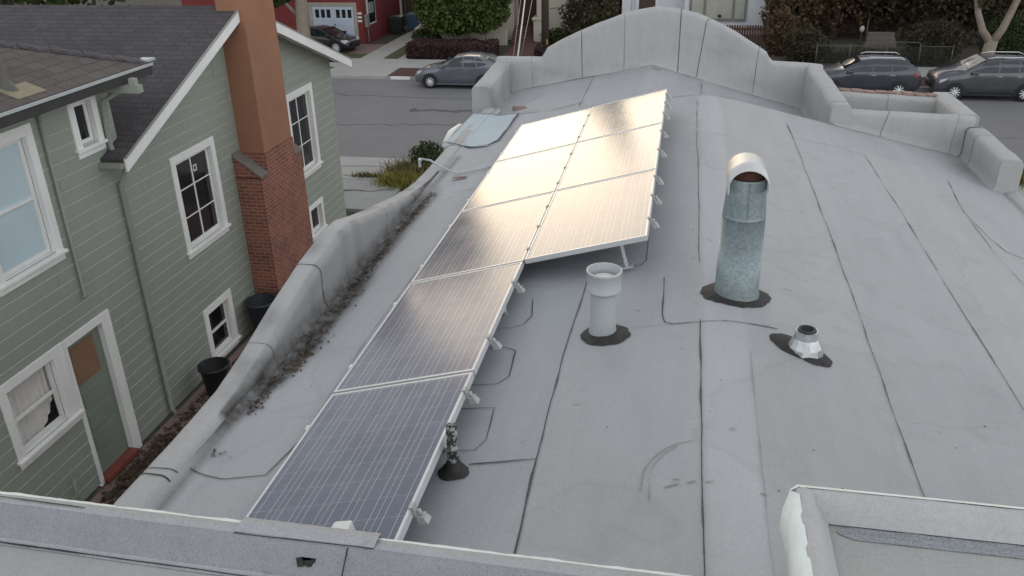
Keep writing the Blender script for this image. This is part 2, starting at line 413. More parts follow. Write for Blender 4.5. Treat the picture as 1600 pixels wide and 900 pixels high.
# drop at the front edge of the main slope, then the lower front strip
yf = [11.95, 12.1, 12.4, 12.8, 13.2, 13.6, 14.0, 14.22]; xf = [-2.84 + .12*k for k in range(41)]
fz = lambda x, y: front_z(x, y) + sheet(x, y)
edge_lo = [mb.vert((x, 11.955, min(roof_z(x)-.05, front_z(x, 11.95)-.3))) for x in xs]
for j in range(len(xs)-1): mb.face((grid[-1][j], grid[-1][j+1], edge_lo[j+1], edge_lo[j]), 0)
g2 = [[mb.vert((x, y, fz(x, y))) for x in xf] for y in yf]
for a, b in zip(g2, g2[1:]):
    for j in range(len(xf)-1): mb.face((a[j], a[j+1], b[j+1], b[j]), 0, True)
SEAMS = [
 ([(1.37,11.3),(1.38,8.66),(1.38,7.29),(1.37,5.92),(1.35,4.67),(1.35,3.83),(1.35,1.9)], .015, .22),
 ([(1.35,11.31),(1.38,10.63),(1.86,10.75),(2.24,10.68)], .014, .3), ([(2.24,10.68),(2.26,9.07),(2.26,7.61),(2.26,6.15),(2.26,5.03),(2.26,2)], .015, .2),
 ([(.22,5.23),(.22,3.77),(.23,2.85),(.23,1.8)], .020, .05), ([(-.62,5.95),(-.65,4.77),(-.64,3.67),(-.62,2.95),(-.62,1.9)], .022, .2),
 ([(.21,11.6),(.21,9.4),(.22,7.88),(.22,6.2)], .014, .35), ([(-.04,5.94),(-.03,5.3),(-.01,5.2),(.04,5.17),(.37,5.23),(.73,5.25)], .018, .08),
 ([(-.22,5.13),(.04,5.17)], .011, .1), ([(-1.0,3.62),(-.64,3.66)], .022, .05),
 ([(-1.0,5.66),(-.96,5.38),(-1.0,5.24),(-1.08,5.2),(-1.6,5.2)], .016, .1), ([(-1.6,4.93),(-1.05,4.92),(-.98,4.87),(-.96,4.54),(-1.02,4.45),(-1.6,4.43)], .017, .0),
 ([(-1.6,4.15),(-.98,4.18),(-.96,3.85),(-1.0,3.75),(-1.6,3.72)], .015, .15), ([(-.2,6.9),(-.19,6.28),(-.23,6.19),(-.6,6.15)], .014, .1),
 ([(-2.66,3.56),(-2.42,3.5),(-2.17,3.53),(-2.1,3.85)], .024, -.1), ([(.53,4.87),(.52,3.67),(.52,2.93),(.5,2)], .008, .2),
 ([(3.17,10.48),(3.04,9.28),(3.1,8.6),(3.17,8.3),(3.31,8.22),(3.9,8.2)], .014, .25), ([(3.04,9.19),(3.02,8.14),(3.06,7.45),(3.06,5)], .014, .3),
 ([(-2.62,8.34),(-2.05,8.55)], .012, .2), ([(-2.6,8.7),(-2.25,8.8)], .01, .3), ([(-2.1,3.3),(-2.14,5.2),(-2.12,7.0)], .010, .5),
 ([(-2.3,11.88),(-2.0,11.93)], .018, .1), ([(-.12,11.92),(.35,11.92),(.9,11.92),(1.5,11.92),(2.1,11.92)], .02, .2),
 ([(2.05,11.9),(2.9,11.88),(3.7,11.85)], .014, .3), ([(.36,5.23),(.40,5.23)], .02, 0), ([(.78,4.98),(.95,4.86)], .006, .3)]
for i, (p, w, g) in enumerate(SEAMS): ribbon(mb, p, w*.50, rzz, 2 if w < .012 else 1, .007, g-.08, i*1.7, .005)
for i, (p, w) in enumerate([([(-2.6,14.12),(-1.6,14.13),(-.5,14.13),(.6,14.13),(1.8,14.13)], .03), ([(-2.6,12.05),(-1.9,12.08),(-1.35,12.3)], .022), ([(-2.2,12.0),(-1.53,12.16)], .016), ([(-1.43,12.1),(-1.43,14.1)], .012), ([(-2.5,12.6),(-2.1,13.6)],.01), ([(.28,12.0),(.3,13.9)],.014), ([(-.5,13.9),(-.36,13.95)],.05)]):
    ribbon(mb, p, w*.6, fz, 1, .008, .05, 40+i)
for i, p in enumerate([[(.18,3.82),(.10,3.79),(.03,3.73),(-.03,3.65),(-.07,3.55),(-.08,3.40)], [(.10,3.77),(.04,3.71),(-.01,3.63),(-.035,3.54),(-.04,3.46),(-.03,3.33)]]): ribbon(mb, p, .009, rzz, 2, .006, .25, 60+i, .012)
for i, p in enumerate([[(.04,3.43),(.11,3.46)], [(.08,3.49),(.11,3.5)], [(.15,3.47),(.19,3.49)], [(.24,3.48),(.28,3.49)], [(.83,5.95),(.89,5.94)], [(.50,3.45),(.53,3.44)]]): ribbon(mb, p, .014, rzz, 2, .006, .1, 70+i, .012)
rr = random.Random(3)
spots = [(.34,4.45),(.81,3.93),(.88,3.94),(.92,3.66),(.59,3.5),(-.47,4.19),(-.49,3.24),(1.66,4.36),(.56,5.52),(.31,6.65),(.12,6.57),(.0,8.9),(.1,9.2),(.3,9.2),(-.03,8.8)] + [(rr.uniform(-.9,3.6), rr.uniform(2,11)) for _ in range(45)]
for x, y in spots:
    r0 = rr.uniform(.002, .006); n = 6
    mb.poly([(x+r0*rr.uniform(.6,1.6)*math.cos(2*math.pi*k/n), y+r0*rr.uniform(.6,1.6)*math.sin(2*math.pi*k/n), rzz(x, y)+.006) for k in range(n)], 1)
roof = mb.build('roof', [M['roof'], M['seam'], M['scuff']], house)
def roof_dirt(p):
    d = 0
    if p.x < -2.1 and 3.5 < p.y < 9.0:
        e = -2.53 - .09*noise.noise((p.y*1.4, 2, 0)) - .14*max(0, min(1, (4.6-p.y)/.6)) + .06*math.exp(-((p.y-5.3)/.8)**2)
        d = max(0, min(1, (e - p.x)/.07 + .45)) * min(1, (p.y-3.5)/.5) * min(1, (9.0-p.y)/1.0)
    if p.x < -2.55 and 1.6 < p.y < 9.9: d = max(d, .6*max(0, 1 - abs(p.x + 2.645 + .015*noise.noise((p.y*4, 1, 1)))/.035))
    d = max(d, .45*max(0, 1 - math.hypot((p.x-3.6)/.35, (p.y-11.3)/.7)))
    return d
dirt_shade_attr(roof, roof_dirt)
def roof_tint(p):
    if p.y > 11.96: return .42
    x = p.x + .012*noise.noise((p.y*2, 0, 0))
    for lim, v in ((-2.12, .30), (-.63, .12), (.22, .36), (.50, .86), (1.37, .50), (2.26, .40), (3.05, .52)):  # sheet tones; light on the rounded ridge is painted in as a paler band
        if x < lim: return v
    return .44
at_ = roof.data.attributes.new('tint', 'FLOAT', 'POINT'); mo_ = base_of(roof)
for i_, v_ in enumerate(roof.data.vertices): at_.data[i_].value = roof_tint(v_.co + mo_)

# ------------------------------------------------------------------ rolled parapets
def rolled(name, path, th, zbase, zout, side, mat, parent, seams=(), amp=.008, r=.07, dirt_shade=None, step=.07, cap=True):
    P = [Vector(p) for p in path]; S = []
    for a, b in zip(P, P[1:]):
        n = max(1, int(math.hypot(b.x-a.x, b.y-a.y)/step))
        n = max(n, int((b-a).length/step))
        for k in range(n): S.append(a.lerp(b, k/n))
    S.append(P[-1])
    mb = MB(); rings = []
    d0 = (Vector((P[-1].x, P[-1].y, 0)) - Vector((P[0].x, P[0].y, 0))).normalized()
    n0 = Vector((-d0.y, d0.x, 0))*side          # points to the OUTER side
    for p in S:
        zb = zbase(p.x, p.y); zt = p.z; h = max(.02, zt - r - zb)
        sec = [(-.06, zb-.02), (-.03, zb+.02), (0, zb+.08 if h > .12 else zb+h*.6)]
        lo = sec[-1][1]
        for k in range(1, 7): sec.append((.0, lo + (zb+h-lo)*k/6))
        for k in range(1, 5): t = math.pi/2*k/4; sec.append((r*(1-math.cos(t)), zt - r + r*math.sin(t)))
        for k in range(0, 5): t = math.pi/2*k/4; sec.append((th - r + r*math.sin(t), zt - r + r*math.cos(t)))
        sec.append((th, zt-.25 if zt-.25 > zout else (zt-r+zout)/2)); sec.append((th, zout))
        ring = []
        for o, z in sec:
            q = Vector((p.x, p.y, z)) + n0*o
            q += n0*(noise.noise(q*2.2)*amp + noise.noise(q*6)*amp*.5)
            q.z += noise.noise(q*3+Vector((5,5,5)))*amp*.8
            ring.append(mb.vert(q))
        rings.append(ring)
    for a, b in zip(rings, rings[1:]):
        for j in range(len(a)-1): mb.face((a[j], a[j+1], b[j+1], b[j]), 0, True)
    if cap: mb.face(rings[0], 0); mb.face(rings[-1], 0)
    # tarred seams across the wall: (u along path 0..1 at bottom, at top)
    nS = len(S)-1
    for (u0, u1, w) in seams:
        prev = None
        J = [j for j in range(1, 16)]
        for jj, j in enumerate(J):
            t = jj/(len(J)-1); u = u0 + (u1-u0)*t; k = min(nS-1, max(0, int(u*nS))); fr = u*nS - k
            v = Vector(mb.v[rings[k][j]]).lerp(Vector(mb.v[rings[k+1][j]]), fr)
            dv = (S[k+1]-S[k]); dv.z = dv.z; dv.normalize()
            off = n0*(-.006) if j < 9 else Vector((0,0,.006))
            ww = .62*w*(.6 + .8*abs(noise.noise((u*17, t*7, w*99))))
            c = (mb.vert(v + off + dv*ww/2), mb.vert(v + off - dv*ww/2))
            if prev: mb.face((prev[0], prev[1], c[1], c[0]), 1)
            prev = c
    o = mb.build(name, [mat, M['tar']], parent)
    dirt_shade_attr(o, dirt_shade or (lambda p: 0))
    return o

# left side parapet: flush roll, one humped stretch, flush roll again
HP = [(1.6,5.81),(3.3,5.815),(4.0,5.82),(4.3,5.83),(4.65,5.90),(5.17,6.03),(5.74,6.14),(6.2,6.205),(6.45,6.20),(6.75,6.13),(7.27,6.02),(7.8,5.92),(8.3,5.84),(8.8,5.79),(9.3,5.78),(10.2,5.79),(12.35,5.77)]
def lp_dirt_shade(p):
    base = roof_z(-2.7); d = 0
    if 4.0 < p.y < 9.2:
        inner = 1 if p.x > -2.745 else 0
        d = inner*(.95*max(0, 1-(p.z-base)/.16) + .22 + .55*max(0, noise.noise((p.y*4.1, p.z*.5, 2)))) + (1-inner)*.55*max(0, noise.noise((p.y*3.3, p.x*9, 6)) - .05)  # stains and streaks, plus the inner face's shade painted into the mask
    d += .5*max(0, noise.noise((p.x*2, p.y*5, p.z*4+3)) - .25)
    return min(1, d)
rolled('side_parapet', [(-2.69, y, z) for y, z in HP], .215, lambda x, y: roof_z(-2.69)+.01, 5.3, 1, M['wall_mem'], house,
       seams=[(.172,.174,.022),(.185,.178,.014),(.385,.385,.016),(.30,.30,.008),(.52,.53,.01),(.80,.80,.03)], r=.06, dirt_shade=lp_dirt_shade, amp=.006)
# front parapet with the arched middle
AR = [(-3.10,6.14),(-2.34,6.15),(-2.30,6.20),(-2.24,6.30),(-1.97,6.45),(-1.69,6.58),(-1.36,6.72),(-1.03,6.84),(-.73,6.92),(-.43,6.96),(-.13,6.94),(.17,6.87),(.48,6.75),(.78,6.59),(1.05,6.43),(1.29,6.28),(1.335,6.20),(1.40,6.14),(2.16,6.10)]
def ux(x): # arclength share of an x on the arch
    L = [0]
    for a, b in zip(AR, AR[1:]): L.append(L[-1] + math.hypot(b[0]-a[0], b[1]-a[1]))
    for k in range(len(AR)-1):
        if AR[k][0] <= x <= AR[k+1][0]: return (L[k] + (L[k+1]-L[k])*(x-AR[k][0])/(AR[k+1][0]-AR[k][0]))/L[-1]
    return .5
def rolled_front():
    return rolled('front_parapet', [(x, 14.2, z) for x, z in AR], .26, lambda x, y: front_z(x, 14.2), 5.2, 1, M['wall_mem'], house,
       seams=[(ux(-1.62)-.004, ux(-1.69), .016), (ux(-.91), ux(-.93), .008), (ux(-.03), ux(-.03), .022), (ux(.26), ux(.45), .02), (ux(1.12), ux(1.19), .012), (ux(-2.45), ux(-2.5), .006)],
       r=.06, dirt_shade=lambda p: max(0, min(1, .5*noise.noise((p.x*.8, p.z*6 + p.x*.6, 7)) - .14)) if p.y < 14.25 else 0, amp=.016)
rolled_front()
lowb = lambda x, y: roof_z(min(3.9, max(-2.69, x))) + .0
rolled('return_wall', [(-2.82, 12.45, 6.05), (-2.82, 14.22, 6.12)], .28, lambda x, y: 5.55, 4.9, 1, M['wall_mem'], house, seams=[(.9,.9,.03)], r=.06, dirt_shade=lambda p: .6*max(0, noise.noise(p*2.2)+.1)*(p.x > -2.9))
rolled('return_wall', [(1.90, 14.22, 6.11), (2.0, 11.95, 6.02)], .26, lambda x, y: 5.40 if y > 12.2 else 5.66, 4.9, 1, M['wall_mem'], house, seams=[(.93,.93,.02),(.6,.62,.008)], r=.07, amp=.014)
# small turret on the front right corner with its own parapet
def wallseg(path, seams=(), th=.2, side=1, zb=5.3): rolled('turret_parapet', path, th, zb if callable(zb) else (lambda x, y: zb), 4.9, side, M['wall_mem'], house, seams=seams, r=.06, amp=.012)
wallseg([(2.02, 11.97, 6.0), (2.3, 11.97, 5.93), (3.82, 11.97, 5.89)], [(.36,.42,.012),(.86,.9,.006)], .2, 1, lambda x, y: roof_z(x)-.02)
wallseg([(3.62, 12.1, 5.9), (3.72, 13.9, 5.80)], [(.4,.4,.01)], .28, -1)
wallseg([(2.2, 13.45, 5.86), (3.85, 13.45, 5.78)], [(.5,.5,.008)], .2, 1)
MB().box((2.1, 12.1, 5.2), (3.7, 13.5, 5.42)).build('turret_roof', M['near_floor'], house)
rt = MB()
for k in range(9):
    x0 = 2.35 + k*.18 ; zz = 5.845 - k*.008 + noise.noise((k*2.3, 0, 0))*.02
    rt.hexa([(x0, 13.58, zz-.03), (x0+.172, 13.58, zz-.035), (x0+.172, 13.78, zz-.05), (x0, 13.78, zz-.05), (x0, 13.58, zz+.035), (x0+.172, 13.58, zz+.025), (x0+.172, 13.78, zz+.01), (x0, 13.78, zz+.02)])
bevel(rt.build('coping_tiles', M['tile'], house), .012)
rolled('return_wall', [(3.72, 12.0, 5.77), (3.74, 10.55, 5.74)], .25, lambda x, y: 5.34, 4.7, 1, M['wall_mem'], house, seams=[(.3,.3,.014),(.05,.05,.03)], r=.055, amp=.012)
rolled('edge_roll', [(3.86, 10.6, 5.36), (3.86, 1.7, 5.36)], .16, lambda x, y: roof_z(3.86)-.01, 4.7, 1, M['wall_mem'], house, r=.04)
# outer walls below the roof
w = MB(); w.prism([(-2.93,-6),(4.0,-6),(4.0,14.42),(-2.93,14.42)], 'z', 0, 5.32); w.prism([(-3.08,12.46),(-2.8,12.46),(-2.8,14.44),(-3.08,14.44)], 'z', 0, 5.5); w.prism([(2.1,12.0),(3.95,12.0),(3.95,13.78),(2.1,13.78)], 'z', 0, 5.15)
w.build('outer_wall', M['white_stucco'], house)
# pale blue patch at the left edge, with the tarred edge round it
mb = MB()
mp = [(-2.62,11.86),(-2.28,11.85),(-2.26,10.5),(-2.34,10.32),(-2.66,10.22)]
N = 14
pg = []
for i in range(N+1):
    row = []
    for j in range(N+1):
        t = i/N; u = j/N
        y = 10.24 + t*1.62 + (.10*(1-u) if t > .9 else 0); x = -2.97 + u*(.69 + .0*t); 
        if t < .08: x = -2.97 + u*.60
        zr = rzz(max(x, -2.66), y)
        hump = .0
        row.append(mb.vert((x, y, zr + .014 + hump + (.0 if x > -2.7 else -.3*max(0, -2.9-x)) + noise.noise((x*5, y*4, 1))*.006)))
    pg.append(row)
for a, b in zip(pg, pg[1:]):
    for j in range(N): mb.face((a[j], a[j+1], b[j+1], b[j]), 0, True)
pz = lambda x, y: rzz(max(x, -2.66), y) + .012
for i, q in enumerate([[(-2.97,11.9),(-2.62,11.88),(-2.27,11.87),(-2.0,12.0)], [(-2.275,11.87),(-2.27,11.1),(-2.28,10.45)], [(-2.28,10.45),(-2.36,10.28),(-2.68,10.22),(-2.82,10.3),(-2.95,10.36)]]): ribbon(mb, q, .03, pz, 1, .012, -.1, 80+i)
mb.build('roof_patch', [M['patch'], M['tar']], house)
g = MB(); g.tube([(-3.05, 10.7, 5.66), (-3.07, 11.1, 5.70), (-3.05, 11.5, 5.69)], [.05, .06, .045], 10); g.box((-3.06, 10.72, 5.60), (-2.96, 11.45, 5.66)); g.build('scupper', M['white_plastic'], house)

# ------------------------------------------------------------------ the higher storey the camera stands on
zt = 7.2
up = MB()
xsn = [-6 + .10*k for k in range(30)] + [-3 + .02*k for k in range(171)]
def near_section(y_out, x, seedo):
    w1 = noise.noise((x*3, seedo, 0))*.004 + noise.noise((x*13, seedo, 1))*.0025; w2 = noise.noise((x*2, seedo, 3))*.008
    return [(y_out+.0+w1, zt-.03), (y_out-.006+w1, zt+.004), (y_out-.050, zt+.010+w2*.4), (y_out-.062, zt+.003), (y_out-.076, zt-.030+w2*.3), (y_out-.088+w2*.3, zt-.056), (y_out-.103+w2*.4, zt-.072), (y_out-.125+w2*.4, zt-.077)]
rows = []
for x in xsn: rows.append([up.vert((x, yy, zz)) for yy, zz in near_section(1.68, x, 1)])
for a, b in zip(rows, rows[1:]):
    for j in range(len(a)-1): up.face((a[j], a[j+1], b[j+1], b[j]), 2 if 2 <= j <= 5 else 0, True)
nb = lambda x, y: zt
def nribbon(pts, w, m=1, gap=.1, seed=0):
    def zf(x, y):
        t = 1.68 - y
        T_ = [(0,.004),(.050,.010),(.062,.003),(.076,-.030),(.088,-.056),(.103,-.072),(.125,-.077),(1,-.078)]
        for (o0, z0), (o1, z1) in zip(T_, T_[1:]):
            if o0 <= t <= o1: return zt + z0 + (z1-z0)*(t-o0)/(o1-o0)
        return zt
    ribbon(up, pts, w, zf, m, .004, gap, seed, .004)
nribbon([(-2.5,1.566),(-1.8,1.562),(-1.2,1.563),(-.6,1.562),(.3,1.56)], .006, 1, .1, 3)
nribbon([(-1.125,1.628),(-.9,1.627),(-.725,1.628)], .004, 1, .1, 6)
nribbon([(-.80,1.655),(-.795,1.62),(-.80,1.54)], .005, 1, -.2, 7)
nribbon([(-1.9,1.655),(-1.75,1.652),(-1.6,1.65)], .006, 1, .3, 8)
nribbon([(-.60,1.56),(-.57,1.558)], .008, 1, -.3, 9); nribbon([(-.55,1.557),(-.53,1.553)], .008, 1, -.3, 10)
upm = up.build('upper_parapet', [M['near_mem'], M['tar'], M['near_cant']], house)
# tar blob stuck on it
tb = MB(); TX, TY = -.905, 1.608
for k in range(16):
    q = Vector((TX + random.gauss(0, .012), TY + random.gauss(0, .007), zt-.033)); s_ = random.uniform(.006, .012)
    a = random.random()*3
    tb.hexa([q+Vector(p) for p in [(s_*math.cos(a+i*1.571)*1.3, s_*math.sin(a+i*1.571), -.012 + h) for h in (0, .02) for i in range(4)]])
ep = MB(); pr_ = None
for k in range(24):
    x = -1.125 + k*.0174; jj = .002*noise.noise((x*40, 3, 0))
    c = [ep.vert((x, yy, zz + jj)) for yy, zz in ((1.692, zt-.02), (1.690, zt+.012), (1.66, zt+.017), (1.632 + .003*noise.noise((x*20, 0, 0)), zt+.014), (1.632, zt+.008))]
    if pr_:
        for j in range(4): ep.face((pr_[j], pr_[j+1], c[j+1], c[j]), 0, True)
    pr_ = c
ep.build('edge_patch', M['near_mem'], house)
tb.build('tar_lump', M['tar'], house)
fl = MB()
fl.box((-6, -3, 7.0), (.30, 1.575, zt-.080)); fl.box((.30, -3, 7.0), (6, 1.8, zt-.10))
fl.build('upper_roof', M['near_floor'], house)
# the white outer skin under the edge
sk = MB()
prev = None
for x in xsn:
    if x > .40: break
    j = noise.noise((x*9, 0, 5))*.0016 + noise.noise((x*30, 0, 5))*.0014
    c = (sk.vert((x, 1.66, zt+.000+j)), sk.vert((x, 1.684+j*1.3, zt+.002+j)), sk.vert((x, 1.69, zt-.06)), sk.vert((x, 1.66, 5.7)))
    if prev:
        for k in range(3): sk.face((prev[k], prev[k+1], c[k+1], c[k]), 0, True)
    prev = c
sk.build('upper_wall', M['white_stucco'], house)
# overhanging right part: thin slab with a raised rim and a granule filled trough
bp = MB()
yo = 2.10; x0 = .385
def rim(path_pts, inx, iny, seed):
    pass
# rim: front stretch along x, left stretch along y
fr = []
for k in range(90):
    x = x0 + .02 + k*.05
    w1 = noise.noise((x*6, 2, 0))*.006 + noise.noise((x*19, 2, 0))*.003
    fr.append([bp.vert((x, yy + (w1 if i < 3 else 0), zz)) for i, (yy, zz) in enumerate([(yo, zt-.05), (yo-.004, zt+.002), (yo-.022, zt+.008), (yo-.034, zt+.003), (yo-.050, zt-.05), (yo-.064, zt-.075)])])
for a, b in zip(fr, fr[1:]):
    for j in range(5): bp.face((a[j], a[j+1], b[j+1], b[j]), 0, True)
lf = []
for k in range(60):
    y = yo - .01 - k*.02
    w1 = noise.noise((y*7, 5, 0))*.006 + noise.noise((y*21, 5, 0))*.003
    lf.append([bp.vert((xx + (w1 if i < 3 else 0), min(y, yo-.02 - (0 if i < 4 else (.03 if i==4 else .045))), zz)) for i, (xx, zz) in enumerate([(x0, zt-.05), (x0+.004, zt+.002), (x0+.03, zt+.012), (x0+.055, zt+.006), (x0+.085, zt-.05), (x0+.105, zt-.075)])])
for a, b in zip(lf, lf[1:]):
    for j in range(5): bp.face((a[j], a[j+1], b[j+1], b[j]), 0, True)
bpo = bp.build('overhang_rim', M['rim_mem'], house)
tr_ = MB(); nx, ny = 90, 10
tg = []
for i in range(ny+1):
    y = 2.036 - i*.0052 - 0
    tg.append([tr_.vert((x0+.125 + j*.05 + (.02*abs(i-5)**1.5/5 if j == 0 else 0), y, zt-.0745 + .012*(1-((i-5)/5)**2)*0 + noise.noise((j*.9, i*.9, 2))*.004 - .004)) for j in range(nx)])
for a, b in zip(tg, tg[1:]):
    for j in range(nx-1): tr_.face((a[j], a[j+1], b[j+1], b[j]), 0, True)
tr_.build('granule_trough', M['trough'], house)
fl2 = MB(); fl2.box((x0+.06, .6, zt-.12), (5, 2.06, zt-.082)); fl2.build('overhang_floor', M['near_floor'], house)
ws = MB(); 
st = []
path = [(x0+.55+k*-.0275, yo+.004) for k in range(0, 20)] ; 
path = [(4.5, yo+.004)] + [(x0+.02+(19-k)*.2, yo+.004) for k in range(20)] + [(x0-.004, yo-.02)] + [(x0-.006, yo-.02-k*.03) for k in range(1, 40)]
prev = None
for i, (x, y) in enumerate(path):
    j = noise.noise((x*11, y*11, 5)); e = .006*j
    side = i > 21
    dx = -.012 - .012*noise.noise((y*5, 1, 1)) if side else 0
    c = (ws.vert((x+.024*(side), y-.018*(not side), zt+.008+.004*j)), ws.vert((x+e, y, zt+.001)), ws.vert((x+dx, y+.002, zt-.05)), ws.vert((x+dx*1.2, y, zt-.115)), ws.vert((x+.03*side, y-.03, zt-.14)))
    if prev:
        for k in range(4): ws.face((prev[k], prev[k+1], c[k+1], c[k]), 0, True)
    prev = c
ws.build('overhang_edge', M['white_stucco'], house)

# ------------------------------------------------------------------ solar panels
tilt = math.atan(.253/.93)
def make_panel():
    t = thing('solar_panel', '', 'solar panel', (0,0,0), 'solar panels in the array on the low roof')
    W, L, h, fw = .965, 1.645, .040, .017
    f = MB()
    f.box((-W/2, -L/2, -h), (-W/2+fw, L/2, 0)); f.box((W/2-fw, -L/2, -h), (W/2, L/2, 0))
    f.box((-W/2+fw, -L/2, -h), (W/2-fw, -L/2+fw, 0)); f.box((-W/2+fw, L/2-fw, -h), (W/2-fw, L/2, 0))
    fo = f.build('frame', M['alu'], t, center=False)
    gl = MB(); gl.box((-W/2+fw, -L/2+fw, -.012), (W/2-fw, L/2-fw, -.003)); gl.build('cell_sheet', M['cells'], t, center=False)
    return t
proto = make_panel()
PL = {}
def place_panel(key, xl, zl, y0, label, first=[True]):
    o = proto if first[0] else copy_tree(proto); first[0] = False
    cx = xl + .9325/2; cz = zl + .9325*math.tan(tilt)/2
    o.location = (cx, y0 + .835, cz); o.rotation_euler = (0, -tilt, 0); o['label'] = label
    PL[key] = o
    return o
Y0 = 2.615; ZL = 5.888
names = ['nearest solar panel with clear blue cell grid, its near end cut off by the parapet',
 'greyish solar panel second up the long left column, just behind the nearest blue one',
 '',
 'golden solar panel of the left column with a small dark corner at lower left',
 'farthest golden solar panel of the left column, beside the pale blue roof patch']
names[2] = 'left column solar panel with the largest dark reflection, third from the near end'
for k in range(5): place_panel('L%d' % k, -2.06, ZL, Y0 + 1.67*k, names[k])
nr_ = ['nearest solar panel of the short right column, its free edge facing the flue pipe', 'middle solar panel of the short right column of three, evenly golden', 'farthest solar panel of the short right column']
for k in range(3): place_panel('R%d' % k, -1.118, ZL + .9325*math.tan(tilt) + .008, Y0 + 1.67*(k+2), nr_[k])
# mounting brackets (right edges), clamps (left edges), a rail foot under the free front edge
ex = Vector((math.cos(tilt), 0, math.sin(tilt))); ez = Vector((-math.sin(tilt), 0, math.cos(tilt)))
def on_panel(key, u, v, w): return Vector((u, v, w))          # local panel coordinates
def bracket(key, v, side=1, legz=.17):
    b = MB(); u = .4825*side
    if side > 0:
        b.box((u-.012, v-.022, .001), (u+.010, v+.022, .010)); b.box((u+.003, v-.02, -.055), (u+.014, v+.02, .004))
        b.box((u+.014, v-.024, -.060), (u+.048, v+.024, -.052))
        b.hexa([(u+.014, v-.028, -.085), (u+.062, v-.028, -.092), (u+.062, v+.028, -.092), (u+.014, v+.028, -.085), (u+.010, v-.022, -.060), (u+.046, v-.022, -.058), (u+.046, v+.022, -.058), (u+.010, v+.022, -.060)])
        b.tube([(u+.03, v, -.06), (u+.03, v, -.02)], .009, 8)
        o = b.build('mounting_bracket', M['bracket'])
    else:
        b.box((u-.014, v-.02, -.03), (u+.008, v+.02, .006)); o = b.build('edge_clamp', M['white_plastic'])
    o.parent = PL[key]
    return o
for k, vs in (('L0', (-.42, .62)), ('L1', (-.40, .45)), ('R0', (-.45, .10, .62)), ('R1', (-.2, .5)), ('R2', (-.4, .1, .55))):
    for v in vs: bracket(k, v)
for k in range(5):
    for v in (-.5, .45): bracket('L%d' % k, v, -1)
mc = MB()
def foot(key, u, v, h):
    b = MB(); b.box((u-.011, v-.010, -h), (u+.011, v+.010, -.04)); b.tube([(u, v-.03, -h+.05), (u, v+.03, -h+.05)], .012, 8)
    b.box((u-.05, v-.04, -h-.012), (u+.05, v+.04, -h)); o = b.build('rail_leg', M['alu']); o.parent = PL[key]
foot('R0', .26, -.70, .26)
for key, us in (('L0', .4), ('L1', .4), ('L2', .4), ('R1', .3), ('R2', .3)): foot(key, us, .3, .20 if key[0] == 'L' else .27)
rl = MB()
for k in range(7): # mid clamps along the gap between the columns
    pass
for key in ('R0', 'R1', 'R2'):
    b = MB(); 
    b.box((-.4995, -.8225, -.035), (-.486, .8225, -.012))
    for v in (-.6, -.1, .4): b.box((-.503, v-.02, -.012), (-.478, v+.02, .006))
    o = b.build('joint_rail', M['alu_dark']); o.parent = PL[key]
# white block on the near panel
wb = MB(); wb.hexa([(-1.51,2.80,6.03),(-1.35,2.78,6.07),(-1.35,2.88,6.07),(-1.50,2.88,6.03),(-1.455,2.81,6.145),(-1.365,2.79,6.165),(-1.365,2.87,6.165),(-1.45,2.87,6.145)])
tag(bevel(wb.build('white_block', M['white_plastic']), .008), 'small white block sitting on the lower end of the nearest solar panel', 'block')

# ------------------------------------------------------------------ pipes and vents
def sealant(x, y, rx, ry, mb, ang=0, tail=0):
    n = 40; rings = []
    for s_ in (1, .8, .45):
        ring = []
        for k in range(n):
            t = 2*math.pi*k/n; rr_ = 1 + .10*noise.noise((math.cos(t)*2.2+x*7, math.sin(t)*2.2+y, 1)) + .07*noise.noise((math.cos(t)*8, math.sin(t)*8, x))
            u, v_ = rx*s_*rr_*math.cos(t), ry*s_*rr_*math.sin(t)
            px, py = x + u*math.cos(ang) - v_*math.sin(ang), y + u*math.sin(ang) + v_*math.cos(ang)
            ring.append(mb.vert((px, py, rzz(px, py) + (.006 if s_ == 1 else .022 if s_ > .5 else .028) + noise.noise((px*30, py*30, 0))*.003)))
        rings.append(ring)
    for a, b in zip(rings, rings[1:]):
        for j in range(n): mb.face((a[j], a[(j+1)%n], b[(j+1)%n], b[j]), 0, True)
    mb.face(rings[-1], 0)
gx, gy = .475, 5.68
z0 = rz(gx, gy)
gv = thing('galvanised_vent', 'tall galvanised steel flue with a half round hood on the roof ridge', 'vent', (gx, gy, z0))
p = MB(); p.lathe([(.166, -.02), (.157, .03), (.1535, .06), (.146, .60), (.1458, .597), (.1472, .602), (.1472, .612), (.1450, .616), (.1446, .625), (.1435, .65), (.126, .87), (.126, .88), (.119, .88), (.117, .6)], (gx, gy, z0), 36)
for k in (0,): p.box((gx+.01, gy-.147, z0+.63), (gx+.015, gy-.13, z0+.87))
p.build('pipe', M['galv'], gv)
b = MB(); sealant(gx, gy, .245, .21, b); b.build('sealant_ring', M['tar'], gv)
hd = MB(); nn = 18
hr, hl, hz = .133, .23, z0+.86
outer = []
for k in range(nn+1):
    t = math.pi*k/nn
    outer.append([hd.vert((gx + r_*math.cos(t), gy + yy, hz + (0 if 0 < k < nn else -.05) + r_*.9*math.sin(t))) for r_, yy in ((hr, -hl+.05), (hr, hl), (hr-.008, hl), (hr-.008, -hl+.05))])
for a, b_ in zip(outer, outer[1:]):
    for j in range(4): hd.face((a[j], a[(j+1)%4], b_[(j+1)%4], b_[j]), 0, True)
hd.build('hood', M['hood'], gv)
sl = MB(); sl.lathe([(.112, -.06), (.112, .03), (.10, .07), (.05, .10), (.001, .10)], (gx, gy+.03, z0+.86), 24); sl.build('rusty_liner', M['rust'], gv)

